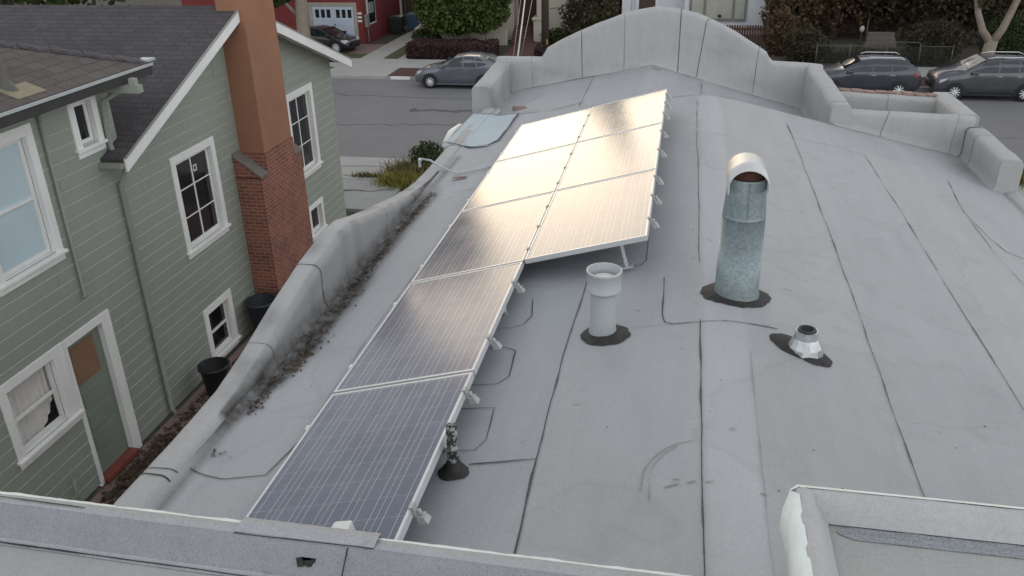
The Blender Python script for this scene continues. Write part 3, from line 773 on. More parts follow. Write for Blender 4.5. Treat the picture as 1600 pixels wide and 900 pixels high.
wx, wy = -.42, 5.07; z0 = rz(wx, wy)
wv = thing('flue_pipe', 'short pale grey painted flue pipe with wide open collar beside the panels', 'vent', (wx, wy, z0))
p = MB(); p.lathe([(.095, -.03), (.092, .04), (.087, .07), (.087, .34)], (wx, wy, z0), 32); p.build('pipe', M['metal_grey'], wv)
p = MB(); p.lathe([(.086, .31), (.112, .33), (.117, .335), (.117, .345), (.112, .35), (.113, .455), (.118, .46), (.118, .475), (.107, .475), (.105, .40)], (wx, wy, z0), 32); p.build('collar', M['metal_grey'], wv)
p = MB(); p.lathe([(.003, .432), (.05, .428), (.085, .415), (.088, .36)], (wx, wy, z0), 28); p.build('cap', M['white_plastic'], wv)
b = MB(); sealant(wx+.02, wy-.02, .165, .155, b); b.build('sealant_ring', M['tar'], wv)

sx, sy = .88, 5.03; z0 = rz(sx, sy)
sv = thing('pipe_boot', 'small dented foil pipe boot in a wide smear of black tar', 'vent', (sx, sy, z0))
p = MB(); p.lathe([(.118, .0), (.106, .045), (.076, .105), (.070, .155), (.060, .155), (.055, .03)], (sx, sy, z0), 14, sm=False, jit=.12); p.build('foil_boot', M['foil'], sv)
p = MB(); p.lathe([(.056, .02), (.056, .165), (.044, .165), (.042, .05), (.001, .05)], (sx, sy, z0), 16); p.build('pipe_end', M['binblack'], sv)
b = MB(); sealant(sx-.02, sy+.01, .215, .125, b, -.55); b.build('sealant_ring', M['tar'], sv)

px_, py_ = -1.07, 3.56; z0 = rz(px_, py_)
pv = thing('plumbing_stack', 'black tarred plumbing stub with flaking paint under the near panel edge', 'pipe', (px_, py_, z0))
mk, nt, bb = new_mat('flaking_paint'); nt.links.new(ramp(nt, nz(nt, coords(nt), 26, 4, .7), [(.48, (.02, .02, .02)), (.56, (.35, .35, .34))]), bb.inputs['Base Color']); bb.inputs['Roughness'].default_value = .7
p = MB(); p.lathe([(.032, .02), (.030, .30), (.022, .30), (.021, .2), (.001, .2)], (px_, py_, z0), 18); p.build('pipe', mk, pv)
p = MB(); p.lathe([(.075, -.01), (.066, .025), (.045, .045), (.038, .07), (.030, .08)], (px_, py_, z0), 20, jit=.1); p.build('tarred_boot', M['tar'], pv)
b = MB(); sealant(px_, py_-.01, .088, .07, b); b.build('sealant_ring', M['tar'], pv)
# conduit from the roof edge to the panels
cd = thing('roof_conduit', 'thin pale conduit running from the left roof edge to the panels', 'conduit', (-2.5, 9.1, 5.8))
p = MB(); p.tube([(-2.98, 9.38, 5.86), (-2.85, 9.30, 5.87), (-2.70, 9.20, 5.83), (-2.46, 9.06, 5.80), (-2.2, 9.2, 5.83), (-1.95, 9.33, 5.86)], .013, 8); p.build('pipe', M['metal_grey'], cd)
p = MB(); p.box((-3.02, 9.345, 5.835), (-2.97, 9.405, 5.865)); p.box((-3.02, 9.355, 5.76), (-2.99, 9.395, 5.835)); bevel(p.build('elbow_box', M['metal_grey'], cd), .008)
# old brick by the left return wall
bk = MB(); bk.box((-2.50, 12.55, fz(-2.45,12.6)), (-2.30, 12.64, fz(-2.45,12.6)+.055)); tag(bevel(bk.build('loose_brick', M['tile']), .008), 'loose red brick lying in the corner by the left front parapet', 'brick')
lfm = MB(); z_ = rz(-2.43, 8.93)
for k in range(3): lfm.poly([(-2.50+.05*k, 8.90+.02*k, z_+.02), (-2.45+.05*k, 8.88+.02*k, z_+.03), (-2.42+.05*k, 8.94+.02*k, z_+.035), (-2.47+.05*k, 8.97+.02*k, z_+.02)])
tag(lfm.build('red_leaf', simple('red_leaf', (.2, .06, .045), .8, .3, 20)), 'curled red leaf lying on the roof beside the conduit', 'leaf')

def litter(name, fn, n, size, mat, seed):
    r_ = random.Random(seed); mb = MB()
    for _ in range(n):
        x, y, z = fn(r_); s_ = size*r_.uniform(.5, 1.5); a = r_.uniform(0, 6.28); ti = r_.uniform(-.6, .6)
        dx = Vector((math.cos(a), math.sin(a), ti))*s_; dy = Vector((-math.sin(a), math.cos(a), r_.uniform(-.6, .6)))*s_*.6
        c = Vector((x, y, z + s_*.3))
        mb.poly([c-dx, c-dy*.9, c+dx, c+dy])
    o = mb.build(name, mat); o['kind'] = 'stuff'; return o
def gut(r_):
    while True:
        y = r_.uniform(3.7, 8.6); w_ = .035 + .04*(4.6 < y < 6.0)
        c = noise.noise((y*1.9, 0, 4))
        if c < -.15: continue
        x = -2.62 + abs(r_.gauss(0, w_))
        return x, y, rzz(x, y) + .008
litter('roof_leaf_litter', gut, 800, .012, M['leaf_litter'], 5)

# ------------------------------------------------------------------ sage green house next door
WX = -8.93
gh = thing('green_house', 'sage green clapboard house with white trimmed windows and dark shingle roofs', 'house', (WX, 12.5, 0))
OPEN = [(8.45, 9.42, 1.52, 2.56), (9.74, 10.58, .08, 2.56), (9.0, 10.05, 4.02, 5.76), (11.14, 11.54, 5.30, 5.94), (13.40, 14.66, 2.66, 4.32), (13.50, 14.30, .26, 1.20), (18.24, 19.46, 2.52, 4.34), (18.66, 19.32, .86, 1.48)]
GA_Y, GA_Z = 15.95, 6.68
SL, SR = .391, .379
def gable_lim(z):      # y-limits of the wall right of the wing at height z
    lo = 12.0; hi = 20.9
    lo = max(lo, GA_Y - (GA_Z - z)/SL); hi = min(hi, GA_Y + (GA_Z - z)/SR)
    return lo, hi
sd = MB()
zbr = {.05}
k = 0
while True:
    z = .05 + .215*k
    if z > 6.8: break
    zbr.add(round(z, 4)); zbr.add(round(z+.201, 4)); k += 1
for o_ in OPEN: zbr.add(o_[2]); zbr.add(o_[3])
zbr.add(6.2); zbr = sorted(zbr)
def prof(z):
    t = (z - .05) % .215
    return 0 if t < .201 else -.012*(t-.201)/.014
for za, zb_ in zip(zbr, zbr[1:]):
    if zb_ - za < .0005: continue
    zm = (za+zb_)/2
    ta = (zm-.05) % .215
    if ta < .201: xa = xb = 0.0
    else: xa, xb = 0.0 if abs(((za-.05) % .215) - .201) < .003 else prof(za), -.012 if abs(((zb_-.05+1e-4) % .215)) < .003 else prof(zb_)
    segs = []
    if zm < 6.2: segs.append((2.0, 2.0, 12.0, 12.0))
    l0, h0 = gable_lim(za); l1, h1 = gable_lim(zb_)
    if h1 > l1: segs.append((l0, l1, h0, h1))
    for (ya0, yb0, ya1, yb1) in segs:
        cuts = sorted([(o_[0], o_[1]) for o_ in OPEN if o_[2]-1e-6 <= za and zb_ <= o_[3]+1e-6 and o_[0] >= min(ya0,yb0)-1e-6 and o_[1] <= max(ya1,yb1)+1e-6])
        cur = (ya0, yb0)
        for c0, c1 in cuts + [(None, None)]:
            e = (ya1, yb1) if c0 is None else (c0, c0)
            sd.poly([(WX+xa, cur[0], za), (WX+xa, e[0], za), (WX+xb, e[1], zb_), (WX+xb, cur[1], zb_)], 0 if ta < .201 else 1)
            if c0 is not None: cur = (c1, c1)
jr = random.Random(12)
for kk in range(31):
    z_ = .05 + .215*kk
    for _ in range(3):
        y_ = jr.uniform(4, 20.7)
        if z_ > 4.6 and not (y_ < 11.9 and z_ < 6.0) and not (13.5 < y_ < 18.5 and z_ < 5.4): continue
        if any(o_[0]-.25 < y_ < o_[1]+.25 and o_[2]-.25 < z_+.1 < o_[3]+.25 for o_ in OPEN): continue
        sd.poly([(WX+.0015, y_, z_+.004), (WX+.0015, y_+.005, z_+.004), (WX+.0015, y_+.005, z_+.197), (WX+.0015, y_, z_+.197)], 2)
sd.poly([(WX, 20.9, 0), (WX-9, 20.9, 0), (WX-9, 20.9, 4.7), (WX, 20.9, 4.7)])
sd.poly([(WX, 12.0, 4.5), (WX-.001, 12.0, 6.2), (WX-3.5, 12.0, 6.2), (WX-3.5, 12.0, 4.5)])
wallo = sd.build('wall', [M['siding'], M['siding_lit_lip'], M['siding_joint']], gh)
def recess(y0, y1, z0, z1, name, mat, d=.10, parent=gh):
    m_ = MB(); x = WX - d
    m_.poly([(x, y0-.02, z0-.02), (x, y1+.02, z0-.02), (x, y1+.02, z1+.02), (x, y0-.02, z1+.02)]); return m_.build(name, mat, parent)
def window(y0, y1, z0, z1, trim=.12, style='6', paneM='glass', top=None, sash=True, sill=True, left=None, right=None):
    left = trim if left is None else left; right = trim if right is None else right
    fr = MB(); t = .028
    fr.box((WX-.06, y0-left, z1), (WX+t, y1+right, z1+trim*1.05)); fr.box((WX-.06, y0-left, z0-.04), (WX+t, y0, z1)); fr.box((WX-.06, y1, z0-.04), (WX+t, y1+right, z1))
    # jamb liners
    fr.box((WX-.13, y0, z0), (WX-.061, y0+.02, z1)); fr.box((WX-.13, y1-.02, z0), (WX-.061, y1, z1)); fr.box((WX-.13, y0+.021, z1-.02), (WX-.061, y1-.021, z1))
    fo = fr.build('window', M['trim'], gh); bevel(fo, .006)
    if sill:
        s_ = MB(); s_.hexa([(WX-.12, y0-left-.02, z0-.06), (WX+.07, y0-left-.04, z0-.07), (WX+.07, y1+right+.04, z0-.07), (WX-.12, y1+right+.02, z0-.06), (WX-.12, y0-left-.02, z0), (WX+.07, y0-left-.04, z0-.025), (WX+.07, y1+right+.04, z0-.025), (WX-.12, y1+right+.02, z0)])
        s_.box((WX+.0, y0-left, z0-.17), (WX+.022, y1+right, z0-.071))
        bevel(s_.build('sill', M['trim'], fo), .006)
    sa = MB(); x0_, x1_ = WX-.105, WX-.07; w_ = .045
    ya, yb, zA, zB = y0+.021, y1-.021, z0+.002, z1-.021
    sa.box((x0_, ya, zA), (x1_, ya+w_, zB)); sa.box((x0_, yb-w_, zA), (x1_, yb, zB)); sa.box((x0_, ya+w_, zA), (x1_, yb-w_, zA+w_*1.3)); sa.box((x0_, ya+w_, zB-w_), (x1_, yb-w_, zB))
    if style == '6':
        ym = (ya+yb)/2; sa.box((x0_+.004, ym-.018, zA+w_), (x1_-.004, ym+.018, zB-w_))
        for f_ in (1/3, 2/3):
            zz = zA + (zB-zA)*f_; sa.box((x0_+.008, ya+w_, zz-.011), (x1_-.008, yb-w_, zz+.011))
    if style == '2': zz = (zA+zB)/2; sa.box((x0_+.0, ya+w_, zz-.022), (x1_+.012, yb-w_, zz+.022))
    sa.build('sash', M['trim'], fo)
    pn = MB(); pn.box((WX-.094, ya+.01, zA+.01), (WX-.088, yb-.01, zB-.01)); pn.build('pane', M[paneM], fo)
    return fo
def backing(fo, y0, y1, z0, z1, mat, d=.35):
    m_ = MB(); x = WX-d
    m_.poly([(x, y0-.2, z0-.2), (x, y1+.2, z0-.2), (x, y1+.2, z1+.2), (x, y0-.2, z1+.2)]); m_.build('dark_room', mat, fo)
f1 = window(8.45, 9.42, 1.52, 2.56, .14, '2', 'clear', right=.24); backing(f1, 8.45, 9.42, 1.52, 2.56, M['dark'])
cu = MB(); prev = None
for k in range(241):
    y = 8.44 + k/240*1.0
    x = WX-.15 + .009*math.sin(y*62) + .004*math.sin(y*111+1)
    sw = .35*(1-abs((y-8.9)/.5))**1.0 if True else 0
    zlo = 1.53 + .45*max(0, (y-9.0)/.4)**1.6 + .05*max(0, (8.75-y)/.3)
    c = [cu.vert((x + .006*math.sin(j*.8+y*9), y, zlo + (2.6-zlo)*j/6)) for j in range(7)]
    if prev:
        for j in range(6): cu.face((prev[j], prev[j+1], c[j+1], c[j]), 0, True)
    prev = c
cu.build('curtain', M['curtain'], f1)
window(9.0, 10.05, 4.02, 5.76, .15, '2', 'shade', left=.15)
window(11.14, 11.54, 5.30, 5.94, .13, '0', 'glass')
# half open small casement: pale reveal
w6 = window(13.40, 14.66, 2.66, 4.32, .14, '6', 'glass')
st_ = MB(); q0 = (WX-.086)
for (a0, a1, b0, b1) in ((14.10,14.22,4.06,4.085),(14.10,14.22,3.96,3.985),(14.10,14.125,3.985,4.06),(14.195,14.22,3.985,4.06)): st_.box((q0, a0, b0), (q0+.003, a1, b1))
st_.build('sticker', M['white_plastic'], w6)
window(13.50, 14.30, .26, 1.20, .14, '2', 'glass')
window(18.24, 19.46, 2.52, 4.34, .15, '6', 'glass')
window(18.66, 19.32, .86, 1.48, .12, '0', 'glass')
# door
dr_ = MB(); dr_.box((WX-.10, 9.76, .12), (WX-.06, 10.56, 2.54))
dob = dr_.build('door', M['door'], gh)
d2 = MB()
for z in (.55, .95, 1.35): d2.box((WX-.062, 9.86, z), (WX-.052, 10.46, z+.30))
bevel(d2.build('door_panel', M['door'], dob), .01)
d2 = MB(); d2.box((WX-.062, 9.84, 1.80), (WX-.053, 10.40, 2.46)); d2.build('door_light', M['brownglass'], dob)
d2 = MB(); d2.box((WX-.14, 10.585, .0), (WX+.03, 10.80, 2.70)); d2.box((WX-.14, 9.66+.005, 2.565), (WX+.03, 10.584, 2.70)); d2.box((WX-.14, 9.665, .0), (WX+.03, 9.735, 2.564))
bevel(d2.build('door_frame', M['trim'], gh), .006)
d2 = MB(); d2.box((WX-.12, 9.738, .04), (WX+.12, 10.582, .115)); d2.build('threshold', M['redwood'], gh)
# main gable roof: ridge runs away along -x
RX0, RX1 = -8.50, -19.0
rz_l = 5.02; rz_r = 4.78
th_ = .07
mr = MB()
yl, yr = 11.48, 21.3
zl_, zr_ = GA_Z+.07 - SL*(GA_Y-yl), GA_Z+.07 - SR*(yr-GA_Y)
mr.hexa([(RX1, yl, zl_-th_), (RX0-.02, yl, zl_-th_), (RX0-.02, GA_Y, GA_Z), (RX1, GA_Y, GA_Z), (RX1, yl, zl_), (RX0-.02, yl, zl_), (RX0-.02, GA_Y, GA_Z+.07), (RX1, GA_Y, GA_Z+.07)])
mr.hexa([(RX1, GA_Y, GA_Z), (RX0-.02, GA_Y, GA_Z), (RX0-.02, yr, zr_-th_), (RX1, yr, zr_-th_), (RX1, GA_Y, GA_Z+.0705), (RX0-.02, GA_Y, GA_Z+.0705), (RX0-.02, yr, zr_), (RX1, yr, zr_)])
mr.build('gable_roof', M['shingle'], gh)
def barge(y0, z0, y1, z1):
    b = MB(); b.hexa([(RX0-.02, y0, z0-.20), (RX0+.02, y0, z0-.20), (RX0+.02, y1, z1-.20), (RX0-.02, y1, z1-.20), (RX0-.02, y0, z0+.012), (RX0+.02, y0, z0+.012), (RX0+.02, y1, z1+.012), (RX0-.02, y1, z1+.012)])
    bevel(b.build('barge_board', M['trim'], gh), .006)
    b = MB(); b.hexa([(RX0-.0, y0, z0+.013), (RX0+.035, y0, z0+.013), (RX0+.035, y1, z1+.013), (RX0-.0, y1, z1+.013), (RX0-.0, y0, z0+.033), (RX0+.035, y0, z0+.033), (RX0+.035, y1, z1+.033), (RX0-.0, y1, z1+.033)])
    b.build('drip_edge', M['downpipe'], gh)
barge(yl, zl_, GA_Y-.002, GA_Z+.07); barge(yr, zr_, GA_Y+.002, GA_Z+.07)
so = MB(); so.poly([(WX, yl, zl_-.075), (RX0-.021, yl, zl_-.075), (RX0-.021, GA_Y, GA_Z-.005), (WX, GA_Y, GA_Z-.005)]); so.poly([(WX, yr, zr_-.075), (RX0-.021, yr, zr_-.075), (RX0-.021, GA_Y, GA_Z-.005), (WX, GA_Y, GA_Z-.005)]); so.build('soffit', M['trim'], gh)
gt = MB(); gt.box((-9.25, yl-.08, zl_-.13), (RX0-.03, yl-.002, zl_-.05)); gt.build('gutter', M['downpipe'], gh)
# wing with a hip roof, eave along y
EZ = 6.30; EX = -8.47; EY = 12.60
hp = MB(); s_h = .36
def hipz(t): return EZ + s_h*t
hp.poly([(EX, 0.0, EZ), (EX, EY, EZ), (EX-5, EY-5, hipz(5)), (EX-5, 0.0, hipz(5))])
hp.poly([(EX, EY, EZ), (EX-10, EY, EZ), (EX-5, EY-5, hipz(5))])
hp.poly([(EX, 0, EZ-.05), (EX-10, 0, EZ-.05), (EX-10, EY, EZ-.05), (EX, EY, EZ-.05)])
hp.poly([(EX, 0, EZ-.05), (EX, EY, EZ-.05), (EX, EY, EZ), (EX, 0, EZ)])
hp.build('hip_roof', M['shingle_brown'], gh)
hc = MB()
for k in range(16):
    t = .05 + k*.3; a = Vector((EX-t, EY-t, hipz(t)+.02)); b_ = Vector((EX-t-.32, EY-t-.32, hipz(t+.32)+.035))
    n_ = Vector((.09, -.09, -.02))
    hc.hexa([a-n_-Vector((0,0,.03)), a+n_-Vector((0,0,.03)), b_+n_-Vector((0,0,.03)), b_-n_-Vector((0,0,.03)), a-n_*.6, a+n_*.6, b_+n_*.6, b_-n_*.6])
hc.build('hip_cap', M['shingle'], gh)
fa = MB(); fa.box((EX-.012, 0, EZ-.19), (EX+.012, EY, EZ-.052)); fa.build('fascia', simple('dark_fascia', (.035, .035, .032), .6), gh)
fa = MB(); fa.box((EX+.013, 0, EZ-.045), (EX+.04, EY+.02, EZ-.005)); fa.box((EX-.2, EY-.10, EZ+.02), (EX+.03, EY+.12, EZ+.055)); fa.build('gutter_lip', M['metal_grey'], gh)
sh = MB(); sh.box((EX-.35, 9.7, hipz(.35)+.012), (EX-.05, 10.25, hipz(.05)+.03)) ; 
sh = MB(); sh.hexa([(EX-.42, 9.75, hipz(.42)+.004), (EX-.12, 9.75, hipz(.12)+.004), (EX-.12, 10.30, hipz(.12)+.004), (EX-.42, 10.30, hipz(.42)+.004), (EX-.42, 9.75, hipz(.42)+.012), (EX-.12, 9.75, hipz(.12)+.012), (EX-.12, 10.30, hipz(.12)+.012), (EX-.42, 10.30, hipz(.42)+.012)])
sh.build('vent_flashing', simple('tan_flashing', (.22, .19, .12), .6), gh)
sh = MB(); sh.lathe([(.16, -.06), (.08, .05), (.05, .10), (.035, .12), (.03, .42), (.001, .42)], (EX-.42, 9.95, hipz(.42)), 14); sh.build('roof_vent_pipe', simple('vent_pipe', (.09, .085, .075), .6), gh)
# bracket, downspouts, louvre
b = MB(); b.box((WX, 11.78, 5.98), (EX+.25, 11.92, 6.10)); b.box((EX+.1, 11.80, 6.10), (EX+.2, 11.90, 6.2)); b.build('eave_bracket', M['siding'], gh)
b = MB(); b.tube([(-8.60, 11.86, 6.12), (-8.62, 11.86, 5.98), (-8.84, 11.74, 5.86), (-8.87, 11.72, 5.4), (-8.87, 11.72, 5.12), (-8.75, 11.80, 4.85), (-8.75, 11.80, 4.75), (-8.87, 11.75, 4.5), (-8.88, 11.75, .15), (-8.80, 11.75, .06)], .043, 10); b.build('downspout', M['downpipe'], gh)
b = MB(); b.tube([(-8.89, 10.37, 6.15), (-8.89, 10.36, 3.22), (-8.86, 10.33, 3.17), (-8.86, 10.27, 3.16)], .026, 8); b.build('drain_pipe', M['downpipe'], gh)
b = MB(); b.tube([(-8.86, 9.08, .0), (-8.86, 9.08, .62)], .022, 8); b.build('stub_pipe', M['downpipe'], gh)
lv = MB(); lv.box((WX-.01, 15.22, 5.52), (WX+.012, 15.27, 6.05)); lv.box((WX-.01, 15.66, 5.52), (WX+.012, 15.71, 6.05))
for k in range(9): z = 5.54 + k*.057; lv.hexa([(WX-.01, 15.271, z), (WX+.016, 15.271, z-.01), (WX+.016, 15.659, z-.01), (WX-.01, 15.659, z), (WX-.01, 15.271, z+.035), (WX+.002, 15.271, z+.035), (WX+.002, 15.659, z+.035), (WX-.01, 15.659, z+.035)])
lv.build('louvre', M['siding'], gh)
# chimney
ch = MB(); CXf = -8.36
ch.prism([(WX-.05, 15.42), (CXf, 15.42), (CXf, 17.42), (WX-.05, 17.42)], 'z', 0, 3.42)
ch.prism([(WX-.05, 15.74), (CXf, 15.74), (CXf, 17.10), (WX-.05, 17.10)], 'z', 3.42, 3.84)
chm = ch.build('chimney', M['brick'], gh)
u_ = MB(); u_.box((WX-.02, 15.76, 3.841), (CXf-.02, 17.08, 9.2)); bevel(u_.build('stucco_stack', M['terracotta'], chm), .012)
for (ya, yb) in ((15.42, 15.738), (17.102, 17.42)):
    cb_ = MB(); cb_.hexa([(WX-.02, ya, 3.40), (CXf, ya, 3.40), (CXf, yb, 3.40), (WX-.02, yb, 3.40), (WX-.02, ya, 3.86), (CXf, ya, 3.425), (CXf, yb, 3.425), (WX-.02, yb, 3.86)]); cb_.build('shoulder_brick', M['brick'], chm)
    cb_ = MB(); e0, e1 = ya - .03*(ya < 16), yb + .03*(ya > 16)
    cb_.hexa([(WX-.02, e0, 3.865), (CXf+.015, e0, 3.405), (CXf+.015, e1, 3.405), (WX-.02, e1, 3.865), (WX-.02, e0, 3.935), (CXf+.015, e0, 3.475), (CXf+.015, e1, 3.475), (WX-.02, e1, 3.935)])
    bevel(cb_.build('shoulder_cap', M['cement'], chm), .02)

# ------------------------------------------------------------------ ground
g = MB(); g.box((-250, -150, -.5), (250, 300, -.02)); structure('ground', g, M['earth'])
g = MB(); g.box((-120, 27.9, -.3), (120, 41.0, .0)); structure('street', g, M['asphalt'])
sm_ = MB()
def roadmark(x0, y0, x1, y1, w, seed):
    ribbon(sm_, [(x0, y0), (x1, y1)], w, lambda x, y: 0, 0, .005, .0, seed, .15)
roadmark(-16, 37.6, -7, 37.0, .10, 1); roadmark(-17, 31.9, -5, 33.3, .10, 3); roadmark(-11.5, 35.0, -7.5, 35.05, .5, 5); roadmark(9, 33, 16, 33.4, .08, 7)
o = sm_.build('street_crack', simple('tar_seal', (.09, .088, .09), .85)); o['kind'] = 'structure'
def kerbbox(x0, x1, y0, y1): g = MB(); g.box((x0, y0, -.3), (x1, y1, .14)); o = structure('kerb', g, M['kerb']); bevel(o, .02)
kerbbox(-120, -18.3, 41.0, 41.18); kerbbox(-14.62, 120, 41.0, 41.18)
g = MB(); g.box((-18.3, 41.0, -.3), (-14.62, 41.18, .03)); structure('kerb', g, M['kerb'])
kerbbox(-120, -13.2, 27.72, 27.9); kerbbox(-8.6, 120, 27.72, 27.9)
g = MB(); g.box((-13.2, 27.72, -.3), (-8.6, 27.9, .03)); structure('kerb', g, M['concrete'])
# far pavement
def slab(name, x0, x1, y0, y1, zt_, mat): g = MB(); g.box((x0, y0, -.3), (x1, y1, zt_)); return structure(name, g, mat)
slab('sidewalk', -120, 120, 43.4, 45.75, .13, M['concrete'])
slab('driveway', -18.25, -14.66, 41.19, 43.39, .125, M['concrete'])
slab('planting_strip', -14.6, 120, 41.19, 43.39, .12, M['bark_chips'])
slab('planting_strip', -120, -18.31, 41.19, 43.39, .12, M['lawn'])
slab('driveway', -17.75, -16.45, 45.76, 58, .11, M['concrete']); slab('driveway', -15.55, -14.95, 45.76, 52, .11, M['concrete'])
slab('lawn_strip', -16.449, -15.551, 45.76, 57, .09, M['lawn'])
slab('driveway', -24, -17.76, 47.4, 50.5, .10, M['alley'])
slab('lawn', -26, -17.76, 45.76, 47.39, .10, M['lawn'])
slab('brick_path', -9.9, -8.0, 45.76, 52.4, .12, M['brick_steps'])
# near side
slab('sidewalk', -120, 120, 25.3, 27.71, .10, M['concrete'])
slab('sidewalk_crossing', -13.0, -8.6, 22.6, 25.29, .09, M['kerb'])
slab('alley_path', -8.88, -2.95, -5, 22.5, .0, M['alley'])
g = MB()
for (x0, y0, x1, y1) in ((-8.9, 26.8, -11.5, 26.6), (-9.0, 25.6, -12.6, 25.75), (-8.7, 24.4, -10.4, 24.1)): ribbon(g, [(x0, y0), (x1, y1)], .06, lambda x, y: .1, 0, .006, 0, x0, .1)
o = g.build('sidewalk_joint', simple('joint_dirt', (.11, .10, .085), .9)); o['kind'] = 'structure'
litter('alley_leaf_litter', lambda r_: (-8.3 + r_.gauss(0, .25), r_.gauss(10.2, .6), .01), 1500, .045, M['leaf_litter'], 8)
litter('alley_edge_litter', lambda r_: (-8.7 + abs(r_.gauss(0, .15)), r_.uniform(8, 15.4), .01), 500, .035, M['leaf_litter'], 9)
# painted house number on the kerb: plain white patch with a grey smudge
g = MB(); g.box((-14.35, 40.985, .02), (-13.35, 40.9985, .145)); g.box((-14.35, 40.99, .1402), (-13.35, 41.12, .146)); 
kp = g.build('kerb_paint', M['trim']); kp['kind'] = 'structure'
# tubs beside the wall
def tub(x, y, r_, h, mat, label, name='tub'):
    t = thing(name, label, 'tub', (x, y, 0)); m_ = MB(); m_.lathe([(r_*.8, .0), (r_, h), (r_*1.08, h), (r_*1.08, h-.04), (r_*1.0, h-.05), (r_*.95, h), (r_*.78, .1), (.001, .1)], (x, y, 0), 24); m_.build('bucket', mat, t)
    m_ = MB(); m_.lathe([(r_*1.06, h-.05), (r_*1.12, h-.045), (r_*1.12, h+.005), (r_*1.06, h+.005)], (x, y, 0), 24); m_.build('rim', mat, t)
tub(-8.45, 12.66, .27, .60, M['binblack'], 'black plastic tub beside the green house downspout')
tub(-8.55, 14.95, .30, .85, simple('slate_tub', (.03, .036, .045), .5), 'slate blue round tub beside the brick chimney base')

# ------------------------------------------------------------------ foliage
def leaves(mb, pts, size, r_, flat=0):
    for c in pts:
        s_ = size*r_.uniform(.6, 1.4)
        a = Vector((r_.gauss(0,1), r_.gauss(0,1), r_.gauss(0,1)*(1-flat))).normalized(); b = a.cross(Vector((r_.gauss(0,1), r_.gauss(0,1), r_.gauss(0,1)))).normalized()
        c = Vector(c)
        mb.poly([c-a*s_, c-b*s_*.55, c+a*s_, c+b*s_*.55])
def blob_pts(c, rad, n, r_, shell=.55, lump=.25, box=2.0, seed=0):
    out = []
    while len(out) < n:
        d = Vector((r_.gauss(0,1), r_.gauss(0,1), r_.gauss(0,1))).normalized()
        # superellipsoid radius
        k = (abs(d.x)**box + abs(d.y)**box + abs(d.z)**box)**(-1/box)
        k *= 1 + lump*noise.noise(d*2.3 + Vector((seed, seed, seed))) + lump*.5*noise.noise(d*6 + Vector((seed, 0, 0)))
        t = 1 - (1-shell)*(r_.random()**1.5)
        out.append((c[0] + d.x*k*t*rad[0], c[1] + d.y*k*t*rad[1], c[2] + d.z*k*t*rad[2]))
    return out
def bush(name, label, cat, c, rad, n, size, mat, seed, box=2.0, lump=.25, stems=2, group=None, shell=.5):
    r_ = random.Random(seed); t = thing(name, label, cat, (c[0], c[1], 0), group)
    m_ = MB(); leaves(m_, blob_pts(c, rad, n, r_, shell, lump, box, seed), size, r_); m_.build('foliage', mat, t)
    s_ = MB()
    for k in range(stems):
        x = c[0] + (k-(stems-1)/2)*rad[0]*.8; s_.tube([(x*.5+c[0]*.5, c[1], 0), (x, c[1], c[2]*.6), (x + r_.gauss(0,.2)*rad[0], c[1], c[2])], [.09*rad[0]**.5, .06, .03], 8)
    s_.build('stem', M['bark'], t); return t
def tree(name, label, base, trunk_pts, trunk_r, clusters, n, size, mat, seed, bark='bark', limbs=()):
    r_ = random.Random(seed); t = thing(name, label, 'tree', base)
    tm = MB(); tm.tube(trunk_pts, trunk_r, 12)
    for lp, lr in limbs: tm.tube(lp, lr, 9)
    tm.build('trunk', M[bark], t)
    cm = MB()
    tot = sum(rd[0]*rd[2] for _, rd in clusters)
    for k, (c, rd) in enumerate(clusters): leaves(cm, blob_pts(c, rd, int(n*rd[0]*rd[2]/tot), r_, .35, .45, 2, seed+k*3.7), size, r_)
    cm.build('crown', mat, t); return t
# clipped round hedge-tree in front of the cream house
tp = thing('topiary_tree', 'big boxy clipped green topiary tree on bare trunks behind the hedge', 'tree', (-12.4, 49.4, 0))
r_ = random.Random(11)
m_ = MB(); leaves(m_, blob_pts((-12.6, 49.4, 2.95), (2.68, 2.0, 1.95), 17000, r_, .6, .13, 3.2, 1), .11, r_); m_.build('crown', M['lf_topiary'], tp)
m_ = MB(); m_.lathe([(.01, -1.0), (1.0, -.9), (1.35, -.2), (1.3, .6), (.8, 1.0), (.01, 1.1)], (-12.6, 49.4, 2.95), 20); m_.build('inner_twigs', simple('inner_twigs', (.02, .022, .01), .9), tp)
m_ = MB()
for x, lean in ((-13.5, .3), (-13.2, -.2), (-11.3, .25), (-11.1, -.3), (-12.5, .1)): m_.tube([(x, 49.3, 0), (x+lean*.3, 49.3, .6), (x+lean, 49.3, 1.5)], [.13, .11, .09], 8)
m_.build('trunk', M['bark_pale'], tp)
# purple hedge
def hedge(label, x0, x1, y0, y1, h, n, size, mat, seed, name='hedge'):
    r_ = random.Random(seed); t = thing(name, label, 'hedge', ((x0+x1)/2, (y0+y1)/2, 0)); m_ = MB(); P = []
    for _ in range(n):
        f_ = r_.random(); x = r_.uniform(x0, x1); y = r_.uniform(y0, y1); hh = h*(.9 + .16*noise.noise((x*1.3, y, seed)) + .1*noise.noise((x*4, y*4, seed)))
        if f_ < .5: P.append((x, y, hh - abs(r_.gauss(0, .06))))
        elif f_ < .85: P.append((x, y0 + abs(r_.gauss(0, .1)) + .05*noise.noise((x*3, 1, 1)), r_.uniform(.05, hh)))
        else: P.append((x0 if r_.random() < .5 else x1, y, r_.uniform(.05, hh)))
    leaves(m_, P, size, r_); m_.build('foliage', mat, t)
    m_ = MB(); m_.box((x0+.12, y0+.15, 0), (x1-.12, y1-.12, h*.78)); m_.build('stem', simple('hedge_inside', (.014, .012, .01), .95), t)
hedge('low purple leaved hedge along the pavement in front of the cream house', -15.1, -10.3, 46.0, 48.2, .95, 8000, .07, M['lf_purple'], 21)
